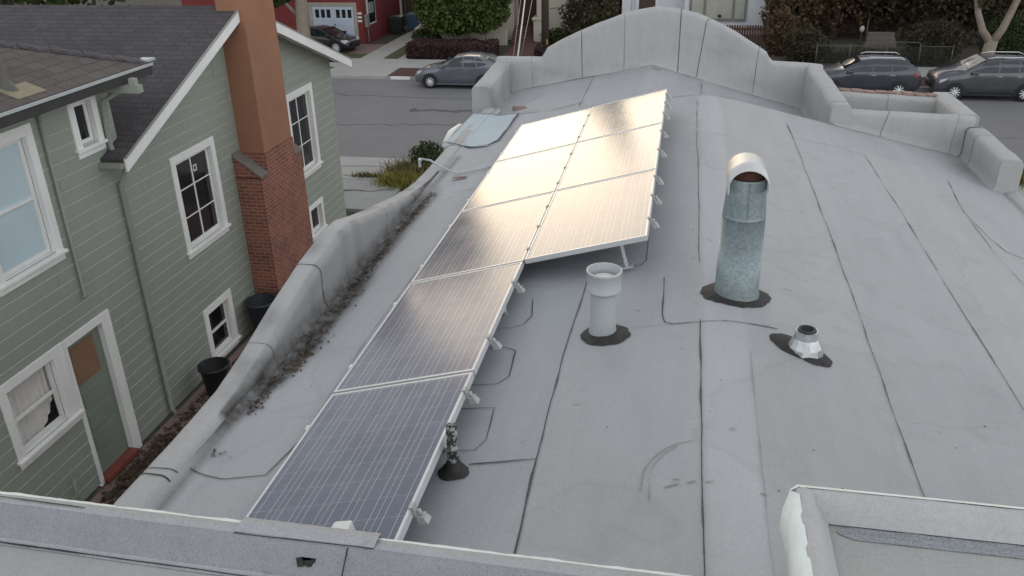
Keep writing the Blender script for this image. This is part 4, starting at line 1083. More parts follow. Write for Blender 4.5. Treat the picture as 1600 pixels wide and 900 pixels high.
hedge('small purple hedge right of the brick path behind the utility pole', -7.9, -3.5, 46.0, 47.6, .8, 4500, .07, M['lf_purple'], 22)
bush('shrub', 'small green shrub at the foot of the cream garden wall under the topiary', 'shrub', (-14.9, 49.6, .6), (.9, .6, .6), 1500, .09, M['lf_mid'], 23)
bush('ivy_bush', 'tall ragged dark ivy bush between the cream house and the white house', 'bush', (-5.6, 51.5, 1.5), (1.5, 1.0, 2.2), 3500, .12, M['lf_dark'], 24, lump=.5)
bush('flower_shrub', 'small leafy shrub under the cream porch wall behind the utility pole', 'shrub', (-7.4, 51.6, .45), (.95, .5, .5), 1600, .08, M['lf_mid'], 25)
# near shrubs by the alley mouth
bush('round_shrub', 'round dark green shrub on the near pavement beyond the roof edge', 'shrub', (-8.25, 26.7, .45), (.62, .6, .6), 2600, .05, M['lf_mid'], 26, shell=.4)
def tuft(label, cx, cy, rx, ry, n, h, mat, seed):
    r_ = random.Random(seed); m_ = MB()
    for _ in range(n):
        x, y = cx + r_.gauss(0, rx), cy + r_.gauss(0, ry); hh = h*r_.uniform(.4, 1.2); l = Vector((r_.gauss(0,.25), r_.gauss(0,.25), 0))*hh; w_ = Vector((r_.gauss(0,1), r_.gauss(0,1), 0)).normalized()*.02
        p0 = Vector((x, y, .05)); p1 = p0 + l*.4 + Vector((0,0,hh*.6)); p2 = p0 + l*1.6 + Vector((0,0,hh))
        m_.poly([p0-w_, p0+w_, p1+w_*.7, p1-w_*.7]); m_.poly([p1-w_*.7, p1+w_*.7, p2])
    tag(m_.build('grass_clump', mat), label, 'grass')
tuft('wide yellow green weed clump at the mouth of the alley', -8.7, 25.1, .32, .2, 1600, .36, M['lf_yellow'], 31)
tuft('dry brown grass clump between the round shrub and the weeds', -8.7, 26.1, .4, .3, 700, .5, M['lf_grass'], 32)
tuft('low weed tuft in a pavement crack by the grass', -10.0, 25.6, .3, .07, 260, .2, M['lf_grass'], 34)

# ------------------------------------------------------------------ houses across the street
rh = thing('red_house', 'dark red stucco house with a white double garage door', 'house', (-24, 54, 0))
m_ = MB(); m_.prism([(-31, 50.6), (-19.2, 50.6), (-19.2, 57.9), (-31, 57.9)], 'z', 0, 5.6); m_.build('wall', M['redstucco'], rh)
m_ = MB(); m_.prism([(50.1, 5.6), (58.4, 5.6), (54.2, 7.6)], 'x', -31.4, -18.8); m_.build('roof', M['shingle'], rh)
m_ = MB(); m_.box((-22.60, 50.52, 0), (-22.32, 50.598, 2.50)); m_.box((-19.74, 50.52, 0), (-19.50, 50.598, 2.50)); m_.box((-22.319, 50.52, 2.27), (-19.741, 50.598, 2.50)); bevel(m_.build('garage_frame', simple('weathered_frame', (.40, .36, .31), .8, .2), rh), .02)
m_ = MB(); m_.box((-22.318, 50.54, .02), (-21.035, 50.59, 2.265)); m_.box((-21.025, 50.54, .02), (-19.742, 50.59, 2.265)); gd = m_.build('garage_door', M['garage'], rh)
m_ = MB()
for x in (-22.15, -21.78, -21.42, -20.82, -20.45, -20.08): m_.box((x, 50.532, 1.62), (x+.24, 50.538, 2.10))
m_.build('door_window', M['glass'], gd)
m_ = MB()
for k in range(13): m_.box((-22.25+.19*k, 50.533, .1), (-22.235+.19*k, 50.539, 1.45))
m_.box((-22.25, 50.531, 1.46), (-19.8, 50.539, 1.50)); m_.build('door_board', simple('garage_board_line', (.46, .52, .6), .5), gd)  # board lines a tone darker than the door paint
m_ = MB(); m_.box((-20.98, 50.51, 1.16), (-20.90, 50.531, 1.25)); m_.box((-20.98, 50.51, .82), (-20.90, 50.531, .9)); m_.build('handle', M['binblack'], gd)
m_ = MB()
for z in (1.82, 1.60, 1.38): m_.box((-19.47, 50.55, z), (-19.215, 50.599, z+.11))
m_.build('wall_vent', M['trim'], rh)
m_ = MB(); m_.box((-19.199, 51.5, 1.05), (-19.15, 52.9, 2.7)); f_ = m_.build('window', M['trim'], rh); m_ = MB(); m_.box((-19.15, 51.62, 1.15), (-19.14, 52.8, 2.6)); m_.build('pane', M['glass'], f_)
m_ = MB(); m_.box((-19.14, 51.6, 1.75), (-18.98, 52.2, 2.35)); m_.box((-19.199, 50.95, 1.0), (-19.02, 51.35, 1.75)); m_.tube([(-19.1, 51.15, 1.0), (-19.1, 51.2, .1)], .03, 6); m_.tube([(-19.1, 51.15, 1.75), (-19.1, 51.15, 3.2)], .03, 6); bevel(m_.build('meter_box', simple('meter_grey', (.25, .26, .26), .6), rh), .02)
# dark side gate between the houses
sg = MB()
for k in range(16): sg.box((-19.15+.24*k, 58.2 + .01*(k % 2), 0), (-18.93+.24*k, 58.24 + .01*(k % 2), 2.3 + .05*math.sin(k*2.1)))
t = thing('board_fence', 'tall dark board fence closing the drive beside the red house', 'fence', (-17, 58.2, 0)); sg.build('board_panel', M['darkbrown'], t)
m_ = MB()
for x in (-19.1, -17.2, -15.3): m_ = MB(); m_.box((x, 58.26, 0), (x+.1, 58.36, 2.4)); m_.build('post', M['darkbrown'], t)
def wheelie(x, y, mat, label):
    t = thing('wheelie_bin', label, 'bin', (x, y, 0)); m_ = MB()
    m_.hexa([(x-.36, y-.3, .1), (x+.36, y-.3, .1), (x+.36, y+.3, .1), (x-.36, y+.3, .1), (x-.45, y-.38, 1.0), (x+.45, y-.38, 1.0), (x+.45, y+.4, 1.0), (x-.45, y+.4, 1.0)]); bevel(m_.build('body', mat, t), .04)
    m_ = MB(); m_.hexa([(x-.47, y-.42, 1.003), (x+.47, y-.42, 1.003), (x+.47, y+.42, 1.003), (x-.47, y+.42, 1.003), (x-.42, y-.36, 1.10), (x+.42, y-.36, 1.10), (x+.42, y+.36, 1.14), (x-.42, y+.36, 1.14)]); bevel(m_.build('lid', mat, t), .03)
    for s_ in (-1, 1): m_ = MB(); m_.lathe([(.01, -.03), (.12, -.03), (.12, .03), (.01, .03)], (x+s_*.38, y+.33, .12), 12, axis='x'); m_.build('wheel', M['rubber'], t)
    m_ = MB(); m_.tube([(x-.3, y+.47, 1.0), (x+.3, y+.47, 1.0)], .025, 6); m_.build('handle', mat, t)
wheelie(-18.55, 55.1, M['bingreen'], 'dark green wheelie bin against the red house side wall')
wheelie(-17.75, 56.4, M['binblue'], 'blue recycling bin behind the dark green wheelie bin')
# cream house with porch
cr = thing('cream_house', 'cream stucco house with a dark doorway behind a porch pillar', 'house', (-10, 57, 0))
m_ = MB(); m_.prism([(-16.4, 53.0), (-10.35, 53.0), (-10.35, 54.0), (-8.75, 54.0), (-8.75, 53.0), (-6.55, 53.0), (-6.55, 63), (-16.4, 63)], 'z', 0, 6.2); m_.build('wall', M['cream'], cr)
m_ = MB(); m_.prism([(52.6, 6.2), (63.4, 6.2), (58, 7.6)], 'x', -16.8, -6.1); m_.build('roof', M['tile'], cr)
m_ = MB(); m_.box((-10.2, 53.93, .75), (-8.9, 53.998, 3.0)); m_.build('door', M['darkbrown'], cr)
m_ = MB(); 
for k in range(5): m_.box((-10.3, 51.6+.32*k, 0), (-8.85, 51.92+.32*k + (0 if k < 4 else .8), .17+.15*k))
m_.build('steps', M['brick_steps'], cr)
m_ = MB(); m_.box((-8.95, 51.9, 0), (-8.3, 52.9, 1.35)); m_.box((-9.03, 51.82, 1.351), (-8.22, 52.95, 1.5)); m_.box((-8.8, 52.2, 1.5), (-8.4, 52.7, 6)); bevel(m_.build('porch_pillar', M['cream'], cr), .03)
m_ = MB(); m_.prism([(-16.1, 51.2), (-15.9, 51.2), (-15.9, 53), (-16.1, 53)], 'z', 0, 1.0); m_.prism([(-16.1, 51.05), (-10.4, 51.05), (-10.4, 51.2), (-16.1, 51.2)], 'z', 0, .95); bevel(m_.build('garden_wall', M['cream'], cr), .03)
m_ = MB(); m_.tube([(-8.1, 52.97, 1.9), (-7.3, 52.96, 2.0), (-7.2, 52.96, .6)], .025, 6); m_.build('wall_pipe', simple('cream_pipe', (.3, .27, .22), .7), cr)
# dark shed recess between the houses
m_ = MB(); m_.prism([(-6.4, 58.0), (-4.3, 58.0), (-4.3, 62), (-6.4, 62)], 'z', 0, 4.2)
t = thing('brown_shed', 'dark brown shed in the gap between cream house and white house', 'shed', (-5.3, 60, 0)); m_.build('wall', M['darkbrown'], t); m_ = MB(); m_.prism([(57.7, 4.2), (62.3, 4.2), (60, 5.2)], 'x', -6.45, -4.25); m_.build('roof', M['shingle'], t)
# white house
wh = thing('white_house', 'white walled house with picture window behind the arched parapet', 'house', (1, 60, 0))
m_ = MB(); m_.prism([(-4.0, 56.0), (-3.45, 56.0), (-3.45, 57.2), (-.15, 57.2), (-.15, 56.0), (4.95, 56.0), (4.95, 65), (-4.0, 65)], 'z', 0, 6.4); m_.build('wall', M['whitewall'], wh)
m_ = MB(); m_.prism([(55.5, 6.4), (65.5, 6.4), (60.5, 8.0)], 'x', -4.4, 5.4); m_.build('roof', M['shingle'], wh)
m_ = MB(); m_.box((-3.0, 57.15, .9), (-2.0, 57.198, 3.2)); m_.build('door', M['darkbrown'], wh)
m_ = MB(); m_.box((-3.2, 57.1, .9), (-3.05, 57.199, 3.3)); m_.box((-1.95, 57.1, .9), (-1.8, 57.199, 3.3)); m_.build('door_frame', M['trim'], wh)
m_ = MB(); m_.box((.15, 55.90, .80), (3.6, 55.998, .95)); m_.box((.15, 55.90, .951), (.30, 55.998, 3.0)); m_.box((1.0, 55.90, .951), (1.16, 55.998, 3.0)); m_.box((2.72, 55.90, .951), (2.88, 55.998, 3.0)); m_.box((3.45, 55.90, .951), (3.6, 55.998, 3.0)); f_ = m_.build('window', simple('grey_frame', (.22, .21, .19), .7), wh)
m_ = MB(); m_.box((.301, 55.94, .952), (3.449, 55.99, 3.0)); m_.build('pane', simple('net_curtain_glass', (.42, .42, .36), .3, .18, 1.6), f_)
m_ = MB(); m_.lathe([(.01, -.09), (.09, -.06), (.12, .0), (.09, .07), (.01, .09)], (2.0, 55.86, 1.12), 10); m_.build('pot', M['binblack'], f_)
# brown picket fence
t = thing('picket_fence', 'tall brown wooden picket fence beside the white house', 'fence', (4, 52.4, 0))
m_ = MB()
for k in range(36):
    x = 1.0 + k*.145
    m_.box((x, 52.4, .05), (x+.12, 52.43, 1.02 + .02*math.sin(k*7))); m_.poly([(x, 52.4, 1.02), (x+.12, 52.4, 1.02), (x+.09, 52.4, 1.1), (x+.03, 52.4, 1.1)])
m_.build('pickets', M['brownwood'], t)
m_ = MB(); m_.box((1.0, 52.45, .3), (6.2, 52.5, .4)); m_.box((1.0, 52.45, .8), (6.2, 52.5, .9)); m_.build('rail', M['brownwood'], t)
# dark house behind the trees on the right
t = thing('brown_house', 'dark brown house almost hidden behind the right hand trees', 'house', (15, 62, 0))
m_ = MB(); m_.prism([(6, 57.5), (26, 57.5), (26, 66), (6, 66)], 'z', 0, 6.0); m_.build('wall', M['darkbrown'], t)
m_ = MB(); m_.prism([(57, 6.0), (66.5, 6.0), (61.7, 8)], 'x', 5.6, 26.4); m_.build('roof', M['shingle'], t)
m_ = MB(); m_.box((16.9, 57.45, 2.2), (18.4, 57.498, 3.6)); m_.build('window', M['trim'], t)
m_ = MB()
for k in range(3): m_.box((9.9+.15*k, 51.8+.4*k, 0), (11.6, 52.2+.4*k, .25+.22*k))
st2 = thing('front_steps', 'pale concrete front steps behind the chain link fence', 'steps', (10.7, 52.2, 0)); m_.build('tread', simple('old_concrete', (.17, .15, .13), .9), st2)
m_ = MB(); m_.tube([(9.95, 51.9, 0), (9.95, 51.9, 1.1), (10.2, 53, 1.6)], .03, 6); m_.build('handrail', M['steel_link'], st2)
# garden lamp
t = thing('garden_lamp', 'globe topped garden lamp post behind the parked black car', 'lamp', (9.05, 48.5, 0)); m_ = MB(); m_.tube([(9.05, 48.5, 0), (9.05, 48.5, 1.35)], .035, 8); m_.build('post', M['binblack'], t)
m_ = MB(); m_.lathe([(.03, 1.35), (.10, 1.40), (.13, 1.5), (.10, 1.62), (.02, 1.68)], (9.05, 48.5, 0), 12); m_.build('globe', simple('lamp_globe', (.4, .38, .35), .5), t)
# chain link fence
t = thing('chain_link_fence', 'grey chain link fence with a gate behind the parked black car', 'fence', (9.5, 46.2, 0))
m_ = MB()
for x in (6.6, 8.2, 9.9, 11.5, 13.0): m_ = MB(); m_.tube([(x, 46.2, 0), (x, 46.2, 1.15)], .03, 6); m_.build('post', M['steel_link'], t)
m_ = MB(); m_.tube([(6.6, 46.2, 1.05), (9.9, 46.2, 1.05)], .022, 6); m_.tube([(11.5, 46.2, 1.05), (13, 46.2, 1.05)], .022, 6); m_.tube([(9.95, 46.15, .1), (9.95, 46.15, 1.15), (10.05, 46.15, 1.25), (11.35, 46.15, 1.25), (11.45, 46.15, 1.15), (11.45, 46.15, .1)], .025, 6); m_.build('rail', M['steel_link'], t)
m_ = MB()
for k in range(90):
    x = 6.6 + k*.075
    for s_ in (-1, 1):
        xa, xb = x, x + s_*1.0
        if xb < 6.6: 
            f_ = (xa-6.6); 
            if f_ <= 0.05: continue
            m_.tube([(xa, 46.2, .05), (6.6, 46.2, .05+f_)], .004, 3, cap=False)
        elif xb > 13.0: m_.tube([(xa, 46.2, .05), (13.0, 46.2, .05+(13.0-xa) if 13.0-xa < 1 else 1.05)], .004, 3, cap=False)
        else: m_.tube([(xa, 46.2, .05), (xb, 46.2, 1.05)], .004, 3, cap=False)
m_.build('mesh', M['steel_link'], t)
# utility pole and its stay cables
t = thing('utility_pole', 'dark wooden utility pole standing before the cream house', 'pole', (-7.6, 47.9, 0)); m_ = MB(); m_.tube([(-7.6, 47.9, 0), (-7.6, 47.9, 5), (-7.6, 47.9, 11.5)], [.21, .2, .15], 14); m_.build('shaft', M['pole'], t)
m_ = MB(); m_.box((-8.8, 47.6, 10.6), (-6.4, 47.72, 10.75)); m_.build('crossarm', M['pole'], t)
m_ = MB(); m_.box((-7.50, 47.66, .5), (-7.42, 47.695, .95)); m_.build('marker', simple('yellow_marker', (.35, .25, .05), .6), t)
for lab, a, b, r0 in (('thick pale service cable rising from the left shoulder of the arched parapet', (-2.62, 14.5, 5.6), (-7.3, 47.7, 10.6), .011), ('thin reddish service cable left of the thick pale one', (-2.72, 14.5, 5.6), (-7.7, 47.7, 10.4), .006), ('thin service cable right of the thick pale one', (-2.58, 14.5, 5.6), (-6.6, 47.7, 10.2), .006)):
    pass
def unp(P): return P
CABLES = [((-10.55, 39.5), (-9.85, 39.5))]

# trees
tree('street_tree', 'tall leafy street tree with bare trunk in front of the red house', (-20.9, 45.9, 0), [(-20.9,45.9,0), (-20.95,45.9,1.5), (-20.85,45.9,4), (-21,45.9,8)], [.42,.36,.32,.22],
     [((-20.6,46,13.3), (3.0,2.6,3.5)), ((-22.6,46,10.2), (2.4,2.2,2.4)), ((-20.3,46,9.8), (1.9,2,2.2)), ((-22.9,45.9,4.3), (1.3,1.2,1.4))], 42000, .26, M['lf_mid'], 41, 'bark_pale',
     limbs=[([(-20.9,45.9,3), (-22,45.9,5), (-22.8,46,8)], [.2,.14,.06]), ([(-20.9,45.9,4), (-19.8,46,6.5), (-19.6,46,9)], [.2,.14,.06]), ([(-20.95,45.9,2.2), (-22,45.9,3.2), (-22.8,45.9,4.2)], [.12,.09,.04]), ([(-21,45.9,8), (-21,46,13)], [.22,.08])])
tree('cypress_tree', 'slim dark cypress rising far behind the cream house', (-12.4, 70, 0), [(-12.4,70,0), (-12.4,70,6), (-12.4,70,15)], [.35,.28,.1], [((-12.4,70,13.5), (1.4,1.4,6.5)), ((-12.4,70,7), (1.7,1.7,5))], 9000, .2, M['lf_dark'], 42)
tree('forked_tree', 'pale forked trunk tree on the pavement behind the charcoal car', (13.9, 43.9, 0), [(13.75,43.9,0), (13.85,43.9,.8), (13.95,43.9,1.75)], [.33,.29,.27],
     [((13.4,44.2,6.2), (3.4,2.6,2.0)), ((15.8,44.2,6.6), (2.6,2.4,2.0)), ((11.4,44.5,5.8), (2.2,2,1.6)), ((13.3,43.9,3.5), (.45,.4,.35))], 9000, .14, M['lf_dark'], 43, 'bark_pale',
     limbs=[([(13.92,43.9,1.6), (13.45,43.9,2.2), (13.1,43.9,3.0), (12.6,44,5)], [.2,.16,.14,.08]), ([(13.95,43.9,1.6), (14.3,43.9,2.3), (14.6,43.9,3.4), (15.3,44,5.5)], [.2,.17,.15,.08])])
for (x, y, z, rx, rz2, n, nm, lab, mt, sd_) in (
   (6.0, 53.5, 2.4, 1.5, 2.6, 5000, 'brown_tree', 'reddish brown leaved tree right against the white house wall', 'lf_brown', 51), (8.6, 55, 3.6, 2.6, 3.2, 7000, 'shade_tree', 'dark bushy tree behind the globe garden lamp', 'lf_brown', 52),
   (12.3, 55.2, 3.4, 2.6, 3.0, 7000, 'shade_tree', 'dark bushy tree above the concrete front steps', 'lf_dark', 53), (16.0, 53.5, 3.4, 2.6, 3.0, 7000, 'shade_tree', 'dark bushy tree directly behind the forked trunk', 'lf_dark', 54), (19.6, 52.0, 3.4, 2.4, 3.2, 6000, 'shade_tree', 'dark tree at the right edge of the photo behind the charcoal car', 'lf_brown', 55)):
    tree(nm, lab, (x, y, 0), [(x, y, 0), (x+.1, y, 1.2), (x, y, z)], [.2,.16,.08], [((x, y, z), (rx, 1.8, rz2)), ((x-rx*.5, y-.3, z-1), (rx*.6, 1.3, 1.4)), ((x+rx*.5, y+.2, z+.6), (rx*.6, 1.3, 1.5))], n, .14, M[mt], sd_)
bush('bush', 'rounded dark bush left of the forked tree trunk', 'bush', (12.4, 47.5, 1.0), (1.5, 1.0, 1.15), 3800, .08, M['lf_dark'], 61)
bush('bush', 'rounded dark bush right of the forked tree trunk', 'bush', (15.9, 48, 1.15), (1.2, 1.0, 1.2), 3200, .08, M['lf_mid'], 62)
bush('bush', 'low dim green bush between the picket fence and the chain link', 'bush', (6.2, 47.6, .8), (1.2, .9, .95), 3000, .08, M['lf_dark'], 63)
bush('bush', 'brown bush hiding the right end of the picket fence', 'bush', (5.1, 49.5, .9), (.9, .8, 1.5), 3000, .09, M['lf_brown'], 64)
hedge('dark clipped hedge bank behind the chain link fence', 6.8, 12.6, 47.0, 48.0, .7, 2500, .08, M['lf_dark'], 65)
for (x, y, r0, h, lab, sd_) in ((-14, 34.5, 2.4, 9, '', 0),):
    pass
# far tree line closing the view beyond the roofs
r_ = random.Random(77); m_ = MB()
for k in range(26):
    x = -75 + k*6 + r_.uniform(-2, 2)
    leaves(m_, blob_pts((x, 95 + r_.uniform(-6, 6), 4), (5, 4, r_.uniform(3.5, 6)), 500, r_, .5, .4, 2, k), .5, r_)
o = m_.build('distant_trees', M['lf_dark']); o['kind'] = 'stuff'
r_ = random.Random(78); 
tree('backyard_tree', 'grey green tree beyond the ridge of the green house', (-26, 30, 0), [(-26,30,0), (-26,30,3), (-26,30,6)], [.4,.35,.2], [((-26,30,6.2), (6,3.5,3.4)), ((-33,32,6.2), (5,3.5,3.2))], 7000, .2, M['lf_mid'], 79)

# ------------------------------------------------------------------ cars
def car(name, label, mat, L, Wd, H, loc, rot, kind='hatch', group='cars parked along the street', dark_tail=False):
    t = thing(name, label, 'car', (0,0,0), group)
    h = H/1.45; l = L/4.32
    if kind == 'hatch':
        S = [(0,.34,.52,.58,.60),(.10,.24,.62,.68,.74),(.45,.20,.76,.82,.84),(1.05,.19,.88,.94,.88),(1.28,.19,.92,1.0,.885),(1.62,.19,.94,1.20,.885),(2.02,.19,.95,1.38,.885),(2.55,.19,.96,1.45,.885),(3.1,.19,.98,1.43,.885),(3.6,.19,1.0,1.34,.88),(3.95,.22,1.01,1.17,.86),(4.15,.28,.98,1.03,.82),(4.27,.34,.85,.88,.74),(4.32,.42,.66,.68,.66)]
        SW = [(1.42,.95,1.98,1.33),(2.0,1.35,2.45,1.39),(2.5,1.40,3.02,1.38),(3.05,1.38,3.62,1.14)]
        side = [[(1.45,.96),(2.04,1.32),(2.44,1.385),(2.44,.98)], [(2.50,.98),(2.50,1.39),(2.98,1.385),(3.12,1.0)], [(3.17,1.01),(3.04,1.375),(3.3,1.32),(3.62,1.10)]]
        wsh = (1.34, 1.04, 1.98, 1.365, .62); rear = (3.62, 1.325, 3.98, 1.14, .60)
        wheels = (.84, 3.44)
    else:
        S = [(0,.38,.58,.66,.62),(.10,.27,.70,.80,.76),(.45,.22,.84,.93,.86),(.95,.2,.93,1.02,.89),(1.15,.2,.97,1.07,.895),(1.5,.2,.99,1.27,.895),(1.85,.2,1.0,1.42,.895),(2.4,.2,1.01,1.47,.895),(3.2,.2,1.02,1.46,.895),(3.75,.2,1.04,1.41,.89),(4.02,.24,1.05,1.22,.88),(4.18,.30,1.02,1.05,.84),(4.28,.36,.82,.84,.78),(4.32,.46,.62,.64,.72)]
        side = [[(1.32,.99),(1.82,1.34),(2.32,1.40),(2.32,1.02)], [(2.38,1.02),(2.38,1.40),(3.06,1.40),(3.06,1.04)], [(3.12,1.04),(3.12,1.40),(3.56,1.37),(3.72,1.12)]]
        wsh = (1.20, 1.10, 1.82, 1.41, .66); rear = (3.80, 1.385, 4.04, 1.18, .66)
        wheels = (.82, 3.46)
    wf = Wd/2/.885
    def st_at(x):
        for a, b in zip(S, S[1:]):
            if a[0] <= x <= b[0]: f = (x-a[0])/(b[0]-a[0]); return [p+(q-p)*f for p, q in zip(a, b)]
        return list(S[-1])
    def ysurf(x, z):
        _, zl, zb, zt2, w = st_at(x); cab = max(0, zt2 - zb)
        wt = w - min(.24, cab*.55)
        if z <= zb: return w
        f = min(1, (z-zb)/max(.01, cab*.92)); return w + (wt-w)*f
    xs_ = []
    for a, b in zip(S, S[1:]):
        n = max(1, int((b[0]-a[0])/.14))
        xs_ += [a[0] + (b[0]-a[0])*k/n for k in range(n)]
    xs_.append(S[-1][0])
    m_ = MB(); rings = []
    for x in xs_:
        _, zl, zb, zt2, w = st_at(x); cab = max(0, zt2-zb); wt = w - min(.24, cab*.55)
        half = [(0, zl), (w*.82, zl), (w*.965, zl+.06), (w*.985, zl+(zb-zl)*.35), (w*1.0, zl+(zb-zl)*.72), (w*.985, zb-.02), (w*.96 if cab < .15 else w*.975, zb+.005), (w*.9 if cab < .1 else wt+.02+(w-wt)*.45, zb+cab*.5), (wt if cab > .1 else w*.75, zb+cab*.92), (wt*.80, zt2-.004-.012*(cab>.1)), (wt*.4, zt2+.008), (0, zt2+.012)]
        ring = [m_.vert((x*l, y*wf, z*h)) for y, z in half] + [m_.vert((x*l, -y*wf, z*h)) for y, z in half[-2:0:-1]]
        rings.append(ring)
    for a, b in zip(rings, rings[1:]):
        n = len(a)
        for j in range(n): m_.face((a[j], a[(j+1)%n], b[(j+1)%n], b[j]), 0, True)
    m_.face(rings[0], 0, True); m_.face(rings[-1], 0, True)
    m_.build('body', mat, t, center=False)
    for sgn in (-1, 1):
        for poly in side:
            g = MB(); g.poly([(x*l, sgn*(ysurf(x, z)*wf+.014), z*h) for x, z in poly]); g.poly([(x*l, sgn*(ysurf(x, z)*wf-.02), z*h) for x, z in poly]); g.build('window', M['carglass'], t)
        g = MB()
        xs2 = [p[0] for poly in side for p in poly]
        g.box((1.3*l, sgn*(ysurf(1.3,.9))*wf, .93*h), (1.55*l, sgn*(ysurf(1.3,.9)*wf+.17), 1.06*h)); bevel(g.build('mirror', mat, t), .03)
        for x in (2.28, 3.02):
            g = MB(); g.box((x*l, sgn*(ysurf(x,.9)*wf+.002), .875*h), ((x+.2)*l, sgn*(ysurf(x,.9)*wf+.03), .905*h)); g.build('handle', M['chrome'] if kind != 'hatch' else mat, t)
        g = MB(); g.hexa([(.04*l, sgn*.50*wf, .58*h), (.20*l, sgn*.80*wf, .60*h), (.42*l, sgn*.86*wf, .72*h), (.20*l, sgn*.52*wf, .66*h), (.08*l, sgn*.50*wf, .68*h), (.22*l, sgn*.80*wf, .72*h), (.46*l, sgn*.865*wf, .79*h), (.26*l, sgn*.52*wf, .765*h)]); g.build('headlight', M['lamp_clear'], t)
        g = MB(); g.hexa([(4.02*l, sgn*.80*wf, .82*h), (4.02*l, sgn*.885*wf, .82*h), (4.24*l, sgn*.80*wf, .80*h), (4.31*l, sgn*.55*wf, .80*h), (3.98*l, sgn*.80*wf, 1.0*h), (3.98*l, sgn*.88*wf, 1.0*h), (4.20*l, sgn*.82*wf, .97*h), (4.25*l, sgn*.55*wf, .96*h)]); g.build('tail_light', M['lamp_red'], t)
        g = MB(); g.box((.95*l, sgn*.84*wf, .19*h), (3.0*l, sgn*.905*wf, .26*h)); g.build('side_skirt', M['binblack'] if kind != 'hatch' else mat, t)
    if kind != 'hatch':
        for sgn in (-1, 1): g = MB(); g.tube([(2.0*l, sgn*.60*wf, 1.46*h), (2.2*l, sgn*.60*wf, 1.52*h), (3.4*l, sgn*.60*wf, 1.52*h), (3.6*l, sgn*.60*wf, 1.44*h)], .02, 6); g.build('roof_rail', M['chrome'], t)
    def glasspane(x0, z0, x1, z1, w): g = MB(); g.poly([(x0*l, -w*1.12*wf, z0*h+.012), (x0*l, w*1.12*wf, z0*h+.012), (x1*l, w*wf, z1*h+.022), (x1*l, -w*wf, z1*h+.022)]); g.poly([(x0*l, -w*1.12*wf, z0*h-.03), (x0*l, w*1.12*wf, z0*h-.03), (x1*l, w*wf, z1*h-.03), (x1*l, -w*wf, z1*h-.03)]); g.build('windscreen', M['carglass'], t)
    glasspane(*wsh); glasspane(rear[0], rear[1], rear[2], rear[3], rear[4])
    g = MB(); g.box((-.012*l, -.45*wf, .36*h), (.03*l, .45*wf, .50*h)); g.build('grille', M['binblack'], t)
    R0 = .325 if kind == 'hatch' else .355
    for xw in wheels:
        for sgn in (-1, 1):
            yw = sgn*(Wd/2 - .10)
            a = MB()
            n = 20; y0_, y1_ = sgn*(Wd/2-.2), sgn*(Wd/2+.012)
            ring = [(xw*l + (R0+.06)*math.cos(math.pi*k/n), R0 + (R0+.06)*math.sin(math.pi*k/n)) for k in range(n+1)] + [(xw*l-(R0+.05), .2*h), (xw*l+(R0+.05), .2*h)]
            a.poly([(x, y1_-.0*sgn, z) for x, z in ring]); a.build('wheel_arch', M['binblack'], t)
            wmb = MB(); wmb.lathe([(R0*.66, -.10), (R0*.93, -.11), (R0, -.07), (R0, .07), (R0*.93, .11), (R0*.66, .10), (R0*.66, -.1)], (xw*l, yw + sgn*.03, R0), 28, axis='y'); wo = wmb.build('wheel', M['rubber'], t)
            rm = MB(); yc = yw + sgn*.115
            rm.lathe([(R0*.70, -.02), (R0*.70, .02), (R0*.60, .015), (R0*.60, -.02)], (xw*l, yc, R0), 28, axis='y')
            for k in range(10):
                a0 = 2*math.pi*k/10; d = Vector((math.cos(a0), 0, math.sin(a0))); e = Vector((-math.sin(a0), 0, math.cos(a0))); c = Vector((xw*l, yc, R0))
                w0, w1_ = .022, .016
                rm.hexa([c+d*.03-e*w0+Vector((0,-.012,0)), c+d*R0*.62-e*w1_+Vector((0,-.012,0)), c+d*R0*.62+e*w1_+Vector((0,-.012,0)), c+d*.03+e*w0+Vector((0,-.012,0)), c+d*.03-e*w0+Vector((0,.012,0)), c+d*R0*.62-e*w1_+Vector((0,.012,0)), c+d*R0*.62+e*w1_+Vector((0,.012,0)), c+d*.03+e*w0+Vector((0,.012,0))])
            rm.lathe([(.001, .016), (.05, .016), (.055, -.016), (.001, -.016)], (xw*l, yc, R0), 14, axis='y')
            rm.build('rim', M['rim'], wo)
            dk = MB(); dk.lathe([(.001, 0), (R0*.68, 0)], (xw*l, yw + sgn*.06, R0), 20, axis='y'); dk.build('brake_disc', M['binblack'], wo)
    t.location = loc; t.rotation_euler = (0, 0, rot)
    return t
# local x runs from nose to tail
car('hatchback_car', 'blue grey hatchback parked by the far kerb, nose towards the planting strip', M['car_bluegrey'], 4.32, 1.77, 1.52, (-12.62, 40.12, 0), 0)
car('sport_utility_car', 'dark navy sport utility car seen from its rear side, red tail light showing', M['car_navy'], 4.45, 1.78, 1.62, (5.62, 40.12, 0), 0, 'suv')
car('sport_utility_car', 'charcoal sport utility car with silver rims and roof rails, nose to the left', M['car_charcoal'], 4.5, 1.85, 1.70, (10.55, 40.05, 0), 0, 'suv')
car('compact_car', 'black compact car in front of the white garage door', M['car_black'], 3.9, 1.68, 1.36, (-18.75, 47.9, .1), math.pi*.93+.0, 'hatch')
car('silver_car', 'silver car on the near kerb, only its roof edge showing at the right edge', M['car_silver'], 4.3, 1.75, 1.45, (12.75, 29.0, 0), 0, 'hatch')
